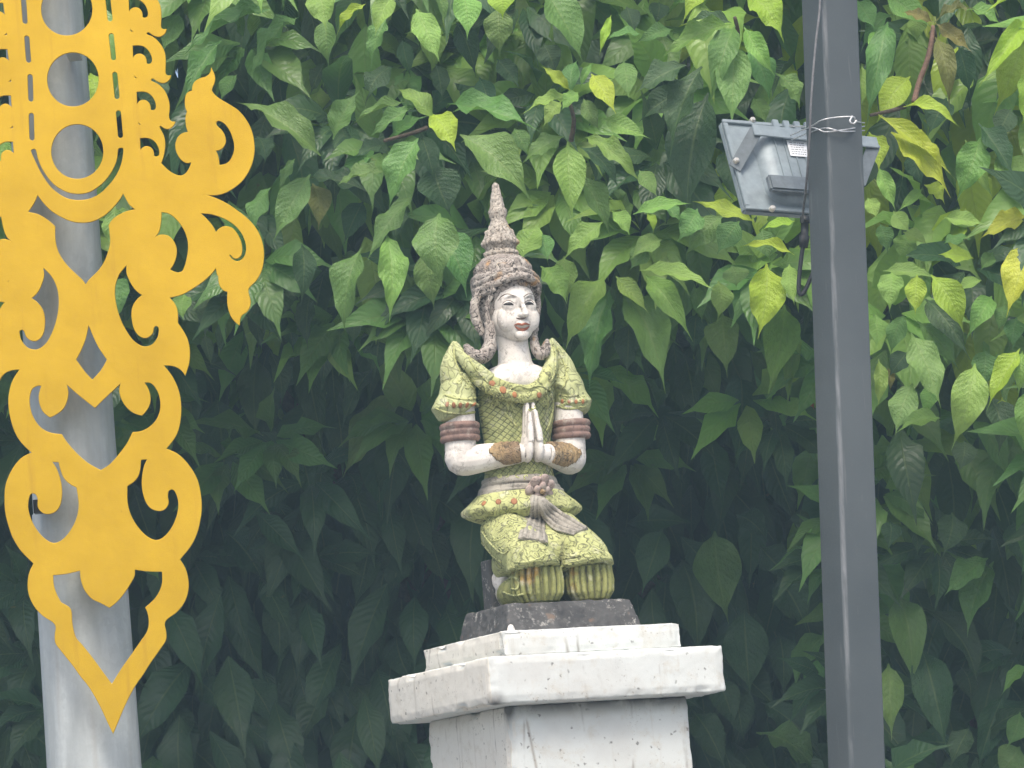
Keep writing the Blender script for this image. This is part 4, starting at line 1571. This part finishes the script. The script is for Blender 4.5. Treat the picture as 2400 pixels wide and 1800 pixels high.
CR = {'A': (400, 0, 2.765), 'B': (1100, 0, 2.765), 'C': (400, 600, 2.765), 'D': (1300, 600, 2.766), 'E': (300, 1150, 2.5525), 'F': (1500, 1200, 2.458), 'G': (1900, 0, 2.764), 'H': (1900, 500, 2.764), 'X': (0, 0, 1.0)}
SPEC = """
A 640,45 40,330 190 1 1;A 830,100 470,490 150 1 1;A 960,-80 1000,190 220 0 2;A 1010,120 1005,430 155 1 1;A 1260,20 1050,215 95 0 3;A 1440,-40 1325,215 150 0 2;A 1400,110 1265,420 145 1 1;A 1590,55 1745,380 190 0 2;A 1700,-60 1790,145 90 1 1;A 1890,-60 1930,225 190 0 2
A 2120,40 2120,360 205 1 1;A 2140,-70 2140,112 200 0 3;A 900,320 640,570 150 3 0;A 1500,250 1560,490 115 2 0;A 1720,410 1770,645 135 2 0;A 1850,140 1980,490 165 2 0;A 1440,430 1240,630 175 2 0;A 975,1000 415,600 225 0 1;A 1050,900 1215,575 165 1 1;A 1520,655 1150,755 105 1 1
A 1600,680 1270,870 110 0 1;A 1710,780 1470,535 145 0 2;A 1690,730 1850,965 190 0 3;X 1047,239 1268,288 82 1 1;X 1078,312 1252,445 105 0 1;A 1600,890 1385,1345 245 0 1;A 1620,860 1720,1175 155 1 0;A 1390,930 1185,1008 150 1 0;A 1375,1105 1055,1185 145 0 1;A 1275,1235 795,1100 180 2 0
A 905,1125 655,1545 205 1 1;A 650,1215 500,1505 145 2 1;A 920,1185 965,1475 175 2 6;A 805,1025 690,1225 75 1 1;A 1565,1265 1255,1650 155 1 1;A 1700,1060 1830,1375 310 1 0;X 1030,500 1028,658 112 0 1;X 1015,540 1100,684 98 1 1;A 60,80 -60,330 160 2 1;A 330,250 60,620 150 2 1;A 430,480 310,640 110 2 1
A 1000,400 900,600 110 3 0;A 1150,1100 1000,1180 90 2 0;A 560,880 620,1050 150 2 0;A 1500,1300 1440,1560 150 2 0;A 2000,500 2080,760 140 2 0;A 1250,1300 1100,1560 170 3 0
C 1235,-60 1075,485 225 0 1;C 1400,-150 1440,395 195 0 1;C 1620,-20 1710,335 195 0 1;C 1600,220 1530,745 255 0 1;C 1485,875 1090,1405 265 1 1;C 1320,715 1080,1085 155 2 0;C 1350,420 1310,785 225 2 0;C 1520,920 1480,1245 165 2 0;C 1680,900 1765,1335 185 2 1;C 640,50 650,505 285 2 0
C 280,150 200,525 165 2 0;C 220,500 270,705 82 1 0;C 330,410 320,635 75 2 0;C 530,320 590,605 125 2 0;C 830,550 990,1295 205 2 0;C 640,610 740,985 135 2 0;C 560,630 560,1175 225 2 0;C 300,890 370,1525 285 2 0;C 100,690 130,1165 245 2 0;C 800,1220 920,1595 245 2 0
C 1430,1230 1580,1395 125 2 0;C 1140,1400 1220,1565 125 3 0;C 90,240 80,405 135 1 2;C 900,250 870,600 150 3 0;C 1180,300 1180,580 160 3 0;C 850,-80 850,300 160 2 0;C 750,330 800,620 150 3 0;C 30,1150 200,1500 180 3 0;C 430,1150 450,1500 130 3 0;C 620,1000 660,1340 190 3 0
B 500,-70 780,355 300 1 1;B 920,95 840,345 62 0 3;B 1115,215 870,225 105 1 1;B 1320,190 1070,258 112 1 1;B 1700,150 1215,348 165 0 1;B 1722,160 1538,605 195 0 1;B 1722,270 1700,795 238 0 1;B 1780,170 1982,470 135 0 1;B 1800,-40 2045,235 215 0 3;B 1565,-90 1365,115 145 0 3
B 1700,140 1375,120 105 1 0;B 1505,425 1248,958 255 1 0;B 1400,590 1095,775 195 2 0;B 1405,415 1075,570 195 1 0;B 1545,590 1375,1355 335 2 0;B 1640,970 1755,1335 185 3 0;B 1800,320 1965,650 185 1 1;B 1985,470 2165,700 145 1 1;B 1840,630 1935,800 135 1 1;B 660,620 340,695 112 0 2
B 655,585 465,415 85 0 3;B 665,600 690,365 135 1 1;B 705,595 590,710 115 0 2;B 790,475 952,718 155 0 3;B 720,560 805,385 55 0 2;B 595,655 468,815 115 0 1;B 740,640 842,835 115 0 1;B 860,765 1165,870 145 0 1;B 612,880 320,1035 155 0 1;B 640,915 686,1390 228 0 1
B 740,880 1125,1140 132 0 1;B 720,950 990,1205 135 1 0;B 700,1110 935,1490 155 1 1;B 1000,390 1035,630 155 1 1;B 290,830 380,1000 135 1 1;B 865,1435 588,1662 168 0 2;B 925,1365 1048,1525 115 0 2;B 1060,1385 1445,1290 115 0 2;B 1150,1375 1205,1505 65 0 3;B 1645,1400 1390,1640 190 1 1
B 1850,1435 1445,1275 105 0 3;B 2110,1650 1755,1555 75 0 3;B 2110,1430 1885,1465 95 0 3;X 1222,605 1260,513 85 0 2;X 1266,545 1286,610 50 0 1;B 1480,1350 1350,1560 170 1 1;B 1750,1430 1600,1640 180 1 1;B 1900,1480 1950,1680 150 1 1;B 1250,1550 1050,1660 140 1 1;B 1100,1100 1230,1260 130 1 1
B 980,1220 960,1300 80 1 1;B 1230,1300 1390,1440 120 1 1;B 1020,40 1090,200 150 2 0;B 1230,10 1200,160 140 3 0;B 180,380 330,560 140 2 0;B 480,280 560,480 170 2 0
X 1268,622 1332,708 65 0 2;D 330,125 40,575 215 0 2;D 360,195 188,860 225 0 1;D 440,205 735,845 275 0 1;D 395,125 615,340 135 0 2;D 585,120 880,510 175 0 2;D 550,85 1060,180 155 0 2;D 1060,160 1065,415 155 0 2;D 1085,370 1098,757 235 0 1;D 1375,45 1325,530 252 0 3
D 1520,50 1545,300 125 1 2;D 1490,310 1385,870 245 0 2;D 1560,420 1500,960 125 1 2;D 480,430 460,770 175 2 0;D 570,590 468,1085 235 2 0;D 700,770 660,1015 125 3 0;D 840,630 905,1045 205 2 0;D 920,370 900,610 175 2 0;D 900,190 965,430 115 2 1;D 985,550 930,730 95 2 0
D 1205,710 1195,1345 275 2 0;D 280,790 430,1230 165 3 0;D 520,970 625,1350 185 3 0;D 1595,885 1685,990 95 1 5;D 1150,60 1180,200 180 1 1;D 600,-60 480,80 150 1 1;D 60,0 80,280 170 1 2;D 1000,830 980,1100 140 3 0;D 200,330 80,700 170 2 0
G 500,140 385,730 195 0 1;G 420,190 420,440 115 1 1;G 645,490 435,750 205 1 2;G 530,85 300,280 115 1 1;G 790,140 585,60 85 0 6;G 700,90 690,265 135 2 1;G 800,140 1090,25 75 0 6;G 810,150 1055,330 115 0 6;G 808,235 912,670 145 0 6;G 1395,120 1098,540 145 0 2
G 1400,210 1188,690 265 0 3;G 1420,420 1390,810 155 0 3;G 335,410 350,690 85 1 1;G 600,685 980,785 112 0 3;G 440,735 975,1110 135 0 3;G 520,850 915,1240 205 0 4;G 380,850 450,1110 155 0 3;G 440,1080 552,1360 115 0 1;G 1100,890 945,1290 225 1 1;G 1090,790 1345,1110 175 1 0
G 1205,990 1385,1330 255 1 1;G 880,630 750,870 205 2 0;G 735,1195 880,1310 115 0 3;G 860,1405 1145,1445 115 0 1;G 535,1365 645,1500 125 0 1;G 370,1280 432,1410 115 0 1;G 725,1220 565,1360 75 0 1;G 1400,1390 1095,1520 155 0 4;G 480,-60 790,145 205 1 1;G 1390,-20 1120,60 65 0 3
G 300,0 420,180 160 1 1;G 960,300 1050,600 170 2 0;G 1000,60 1250,150 120 1 1;G 640,980 720,1200 150 2 0;G 1000,900 1180,1260 140 2 1;G 1300,700 1200,900 170 2 0;G 600,1500 770,1560 130 1 1;G 450,1450 500,1640 120 1 1
H 1420,205 1258,650 245 0 4;H 470,370 828,395 118 0 2;H 525,375 503,628 175 0 2;H 690,395 675,650 145 0 3;H 780,395 1005,770 205 0 2;H 1055,290 825,250 115 0 2;H 1110,430 945,485 95 0 1;H 740,550 1025,920 195 1 0;H 690,695 968,1005 155 1 1;H 650,770 862,1228 235 0 1
H 610,655 508,910 135 1 1;H 630,895 495,1040 145 1 0;H 440,940 440,1262 95 1 1;H 1065,970 918,1500 245 0 1;H 660,1100 538,1412 195 0 1;H 805,1110 718,1300 125 1 1;H 840,1320 555,1390 155 1 1;H 1130,880 1105,1140 185 1 1;H 1355,870 1122,1232 165 0 2;H 1370,890 1335,1170 105 0 2
H 1395,1140 1372,1515 165 0 2;H 1240,1190 1245,1430 125 1 2;H 1150,1170 1245,1550 205 1 0;H 1175,530 1008,790 155 1 1;H 1260,590 1210,760 105 1 1;H 1335,670 1318,870 135 1 1;H 1000,1470 960,1665 175 2 0;H 420,650 430,860 130 1 1;H 1180,250 1100,360 100 1 1;H 500,1000 520,1150 60 1 6;H 640,140 560,290 170 1 1;H 860,200 1060,130 120 1 1
F 430,110 505,610 285 1 1;F 240,270 335,820 265 2 0;F 600,550 632,1060 265 1 0;F 800,690 822,1050 165 2 0;F 1070,690 868,1000 165 1 1;F 1055,840 958,1080 115 1 1;F 790,370 965,680 225 2 0;F 690,190 885,370 205 2 0;F 550,10 745,160 155 2 0;F 560,990 600,1310 190 2 0
F 700,1090 1080,1410 205 2 0;F 670,1265 1070,1500 205 1 1;F 430,940 545,1260 175 2 0;F 300,1140 500,1490 185 2 0;F 1490,470 1572,985 215 1 1;F 1430,870 1440,1290 175 1 1;F 1620,770 1762,1380 235 1 0;F 1640,550 2005,1000 215 2 0;F 2035,280 1868,700 195 1 1;F 2005,260 1748,460 165 1 1
F 2225,880 2075,1045 85 0 2;F 2100,1040 1960,1480 175 2 0;F 1895,1240 1778,1450 155 1 0;F 2190,1150 2118,1360 135 1 1;F 1850,890 1912,1090 165 3 0;F 1440,50 1430,210 125 2 0;F 1550,50 1612,250 105 2 0;F 1470,1380 1590,1490 165 1 1;F 130,90 -5,460 205 1 0;F 2150,50 2200,300 200 2 0;F 2190,1350 2050,1500 190 1 1;F 1800,0 1750,250 180 2 0;F 930,-20 930,110 110 2 0;F 2100,600 2180,900 160 3 0
E 560,220 832,560 235 3 0;E 1255,320 1028,515 175 3 0;E 1445,290 1358,690 175 3 0;E 430,510 622,890 205 3 0;E 950,190 910,500 255 3 0;E 1060,40 1122,240 115 3 0;E 870,590 912,1050 205 3 0;E 1110,690 1030,1050 225 3 0;E 700,1120 890,1410 205 3 0;E 1260,1090 1128,1300 105 3 0;E 1640,300 1560,640 200 3 0;E 1780,200 1900,560 200 3 0;E 420,1130 650,1330 180 3 0;E 1350,1150 1500,1420 200 3 0;E 250,1250 300,1600 220 3 0;E 1600,850 1700,1150 190 3 0
X 20,860 -40,1010 90 1 1;X 60,1010 20,1130 80 2 0;X 40,1340 20,1480 90 2 0;X 70,1480 60,1650 90 2 0;X 330,1290 372,1360 60 2 1;X 250,640 270,760 80 2 1;X 268,480 275,600 60 1 2;X 212,170 226,260 70 1 3;X 345,160 352,280 80 2 0;X 10,320 15,420 60 1 2
"""
rg = random.Random(77)
treeL = empty("broadleaf_tree", (-0.25, 10.6, 0), label="tree with dense deep green drooping leaves behind the white statue", category="tree", group="broadleaf trees behind the pedestal")
treeR = empty("broadleaf_tree", (1.25, 10.5, 0), label="tree with bright yellow-green leaves right of the dark square post", category="tree", group="broadleaf trees behind the pedestal")
LAYER = {0: 0.0, 1: 0.10, 2: 0.24, 3: 0.42}
COUNT = {treeL: 0, treeR: 0}


def add_leaf(tree, b, t, wd, tone, seed_i):
    o = bpy.data.objects.new("leaf", LEAVES[seed_i % len(LEAVES)])
    COL.objects.link(o)
    o.parent = tree
    o.matrix_parent_inverse = Matrix.Identity(4)
    o.matrix_basis = Matrix.Translation(-tree.location) @ leaf_matrix(b, t, wd, rg)
    j = rg.uniform(0.85, 1.18)
    o.color = (tone[0] * j * rg.uniform(0.92, 1.12), tone[1] * j, tone[2] * j, 1)
    COUNT[tree] += 1
    return o


nleaf = 0
for item in SPEC.replace('\n', ';').split(';'):
    item = item.strip()
    if not item:
        continue
    cr, p0, p1, wd, lay, tn = item.split()
    ox, oy, sc = CR[cr]
    x0, y0 = [float(q) / sc for q in p0.split(',')]
    x1, y1 = [float(q) / sc for q in p1.split(',')]
    x0, x1, y0, y1 = x0 + ox, x1 + ox, y0 + oy, y1 + oy
    wd = float(wd) / sc * 1.0
    Yb = depth((x0 + x1) / 2, (y0 + y1) / 2) + LAYER[int(lay)] + rg.uniform(-0.03, 0.03)
    lnp = math.hypot(x1 - x0, y1 - y0) * Yb / F
    dy = lnp * rg.uniform(0.05, 0.5) * (1 if y1 > y0 else -0.4)
    b = P(x0, y0, Yb)
    t = P(x1, y1, Yb - dy)
    mx_, my_ = (x0 + x1) / 2, (y0 + y1) / 2
    tn = int(tn)
    if mx_ > 1930 and my_ < 1050 and tn in (1, 2) and rg.random() < 0.7:
        tn += 1
    elif my_ < 800 and tn == 1 and int(lay) == 0 and rg.random() < 0.4:
        tn = 2
    tree = treeR if mx_ > 1940 else treeL
    add_leaf(tree, b, t, wd * Yb / F, TONE[int(tn)], nleaf * 5 + int(x0))
    nleaf += 1


# the remaining foliage: leaves past the ones picked out singly, in one mesh per tree
def foliage(tree, spots):
    verts, faces, uvs, cols = [], [], [], []
    for b, t, wd, tone in spots:
        me_ = LOW[rg.randrange(len(LOW))]
        mt = leaf_matrix(b, t, wd, rg)
        o0 = len(verts)
        j = rg.uniform(0.8, 1.2)
        al = rg.random()
        for v in me_.vertices:
            verts.append(mt @ v.co - tree.location)
            cols.append((tone[0] * j, tone[1] * j, tone[2] * j, al))
        for p in me_.polygons:
            faces.append([o0 + i for i in p.vertices])
            for li in p.loop_indices:
                uvs.append(me_.uv_layers[0].data[li].uv.copy())
    me_ = bpy.data.meshes.new("foliage")
    me_.from_pydata(verts, [], faces)
    ul = me_.uv_layers.new(name="UVMap")
    for i, q in enumerate(uvs):
        ul.data[i].uv = q
    ca = me_.color_attributes.new("tone", 'FLOAT_COLOR', 'POINT')
    for i, c_ in enumerate(cols):
        ca.data[i].color = c_
    for p in me_.polygons:
        p.use_smooth = True
    o = obj("foliage", me_, M_FOL, tree, kind="stuff")
    return o


SP = {treeL: [], treeR: []}


def rnd_leaf(x, z, Y, ln, tone, down=1.0):
    b = Vector((x, Y, z + ln * 0.5))
    dr = Vector((rg.gauss(0, 0.36), -abs(rg.gauss(0.3, 0.3)), -down + rg.gauss(0, 0.25))).normalized()
    t = b + dr * ln
    tree = treeR if x > 0.80 else treeL
    SP[tree].append((b, t, ln * rg.uniform(0.30, 0.40), tone))


def whorl(x, z, Y, ln, tone):
    n_ = rg.randint(5, 8)
    c = Vector((x, Y, z))
    a0 = rg.uniform(0, 6.28)
    for k in range(n_):
        a = a0 + 2 * math.pi * k / n_ + rg.uniform(-0.3, 0.3)
        out = Vector((math.cos(a), -0.55 + 0.5 * math.sin(a) * 0.3, math.sin(a) * 0.75 - 0.45)).normalized()
        tree = treeR if x > 0.80 else treeL
        l_ = ln * rg.uniform(0.75, 1.15)
        SP[tree].append((c + out * 0.02, c + out * l_, l_ * rg.uniform(0.29, 0.38), tone))


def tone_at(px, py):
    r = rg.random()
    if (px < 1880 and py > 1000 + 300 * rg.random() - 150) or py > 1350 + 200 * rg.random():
        return TONE[0]  # low leaves darkest: the overhang's shade put into their colour
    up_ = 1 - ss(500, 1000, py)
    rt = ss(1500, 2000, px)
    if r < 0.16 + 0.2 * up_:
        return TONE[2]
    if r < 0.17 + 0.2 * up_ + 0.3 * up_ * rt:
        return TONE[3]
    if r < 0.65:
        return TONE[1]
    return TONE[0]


for i in range(4900):
    x, z = rg.uniform(-2.4, 2.2), rg.uniform(0.9, 4.9)
    px, py = proj(Vector((x, 8.6, z)))
    infr = -20 < px < 2420 and -20 < py < 1830
    lump = max(0.0, noise.noise(Vector((px / 260.0, py / 230.0, 3.3)))) * 0.6
    Y = depth(px, py) + lump + (rg.uniform(0.36, 1.0) if infr else rg.uniform(0.0, 0.8))
    s = (Y - 1.0) / 7.6
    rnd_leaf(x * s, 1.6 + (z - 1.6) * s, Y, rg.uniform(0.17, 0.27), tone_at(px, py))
for i in range(300):
    x, z = rg.uniform(-1.7, 1.7), rg.uniform(1.6, 4.8)
    px, py = proj(Vector((x, 8.5, z)))
    infr = 0 < px < 2400 and 0 < py < 1800
    if infr and py > 950 and px < 1950 and rg.random() < 0.75:
        continue
    lump = max(0.0, noise.noise(Vector((px / 260.0, py / 230.0, 3.3)))) * 0.9
    Y = depth(px, py) + lump + (rg.uniform(0.27, 0.5) if infr else rg.uniform(-0.1, 0.4))
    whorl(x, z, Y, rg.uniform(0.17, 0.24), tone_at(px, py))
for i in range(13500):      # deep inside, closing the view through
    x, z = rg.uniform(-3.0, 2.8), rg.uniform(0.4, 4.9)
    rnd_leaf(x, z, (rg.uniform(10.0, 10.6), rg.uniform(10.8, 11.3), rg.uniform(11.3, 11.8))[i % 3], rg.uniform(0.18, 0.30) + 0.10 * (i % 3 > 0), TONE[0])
for i in range(1800):      # the top of the crown above the picture, hanging forward
    x, z = rg.uniform(-1.9, 1.9), rg.uniform(3.75, 5.0)
    rnd_leaf(x, z, rg.uniform(8.6, 9.9) + 0.25 * (z - 3.75), rg.uniform(0.16, 0.26), TONE[rg.choice((1, 1, 2))])
for tree in (treeL, treeR):
    foliage(tree, SP[tree])

# thin scattering box, added to lift the dark tones of the foliage
bm = bmesh.new()
box(bm, (-42, -42, -1.0), (42, 42, 5.9))
hm = bpy.data.materials.new("shadow_lift_haze")
hm.use_nodes = True
hn = hm.node_tree
hn.nodes.remove(hn.nodes['Principled BSDF'])
pv = hn.nodes.new('ShaderNodeVolumePrincipled')
pv.inputs['Color'].default_value = (0.58, 0.85, 1.0, 1)
pv.inputs['Density'].default_value = 0.0075
hn.links.new(pv.outputs[0], hn.nodes['Material Output'].inputs['Volume'])
obj("shadow_lift_haze", tomesh(bm, "shadow_lift_haze", False), hm, kind="stuff")

# trunks, limbs and twigs
for tree, twigs in ((treeL, [((1335, 240), (1338, 330)), ((1722, 40), (1720, 120)), ((900, 330), (1000, 300))]), (treeR, [((2187, 62), (2180, 130)), ((2040, 270), (2120, 250))])):
    bm = bmesh.new()
    stube(bm, [Vector((0, 0, 0)), Vector((0.03, 0.02, 0.8)), Vector((-0.04, 0.0, 1.7)), Vector((0.02, 0.03, 2.6))], [0.11, 0.085, 0.07, 0.05], 5, 12)
    obj("trunk", tomesh(bm, "trunk"), M_BARK, tree)
    for k in range(7):
        bm = bmesh.new()
        z0 = 1.3 + 0.2 * k
        a = Vector((0, 0.01, z0))
        e = Vector((rg.uniform(-0.75, 0.75), rg.uniform(-0.35, -0.1), z0 + rg.uniform(0.4, 1.1)))
        mid = a.lerp(e, 0.5) + Vector((0, 0.1, 0.12))
        stube(bm, [a, mid, e], [0.035, 0.022, 0.008], 5, 8)
        obj("branch", tomesh(bm, "branch"), M_BARK, tree)
    for p0, p1 in twigs:
        bm = bmesh.new()
        Yt = depth(*p0) + 0.06
        a, e = P(*p0, Yt), P(*p1, Yt + 0.06)
        stube(bm, [a - tree.location, a.lerp(e, 0.5) + Vector((0.008, 0, 0)) - tree.location, e - tree.location], [0.004, 0.005, 0.006], 4, 6)
        obj("twig", tomesh(bm, "twig"), M_BARK, tree)
bm = bmesh.new()
Yt = 8.36
stube(bm, [P(x, y, Yt) - treeR.location for x, y in ((2187, 60), (2183, 100), (2172, 145), (2155, 190), (2142, 240))], [0.004, 0.006, 0.006, 0.006, 0.007], 5, 8)
obj("twig", tomesh(bm, "twig"), mat_plain("reddish_bark", (0.20, 0.12, 0.085), 0.8, var=0.4), treeR)
print("LEAVES", COUNT[treeL], COUNT[treeR])
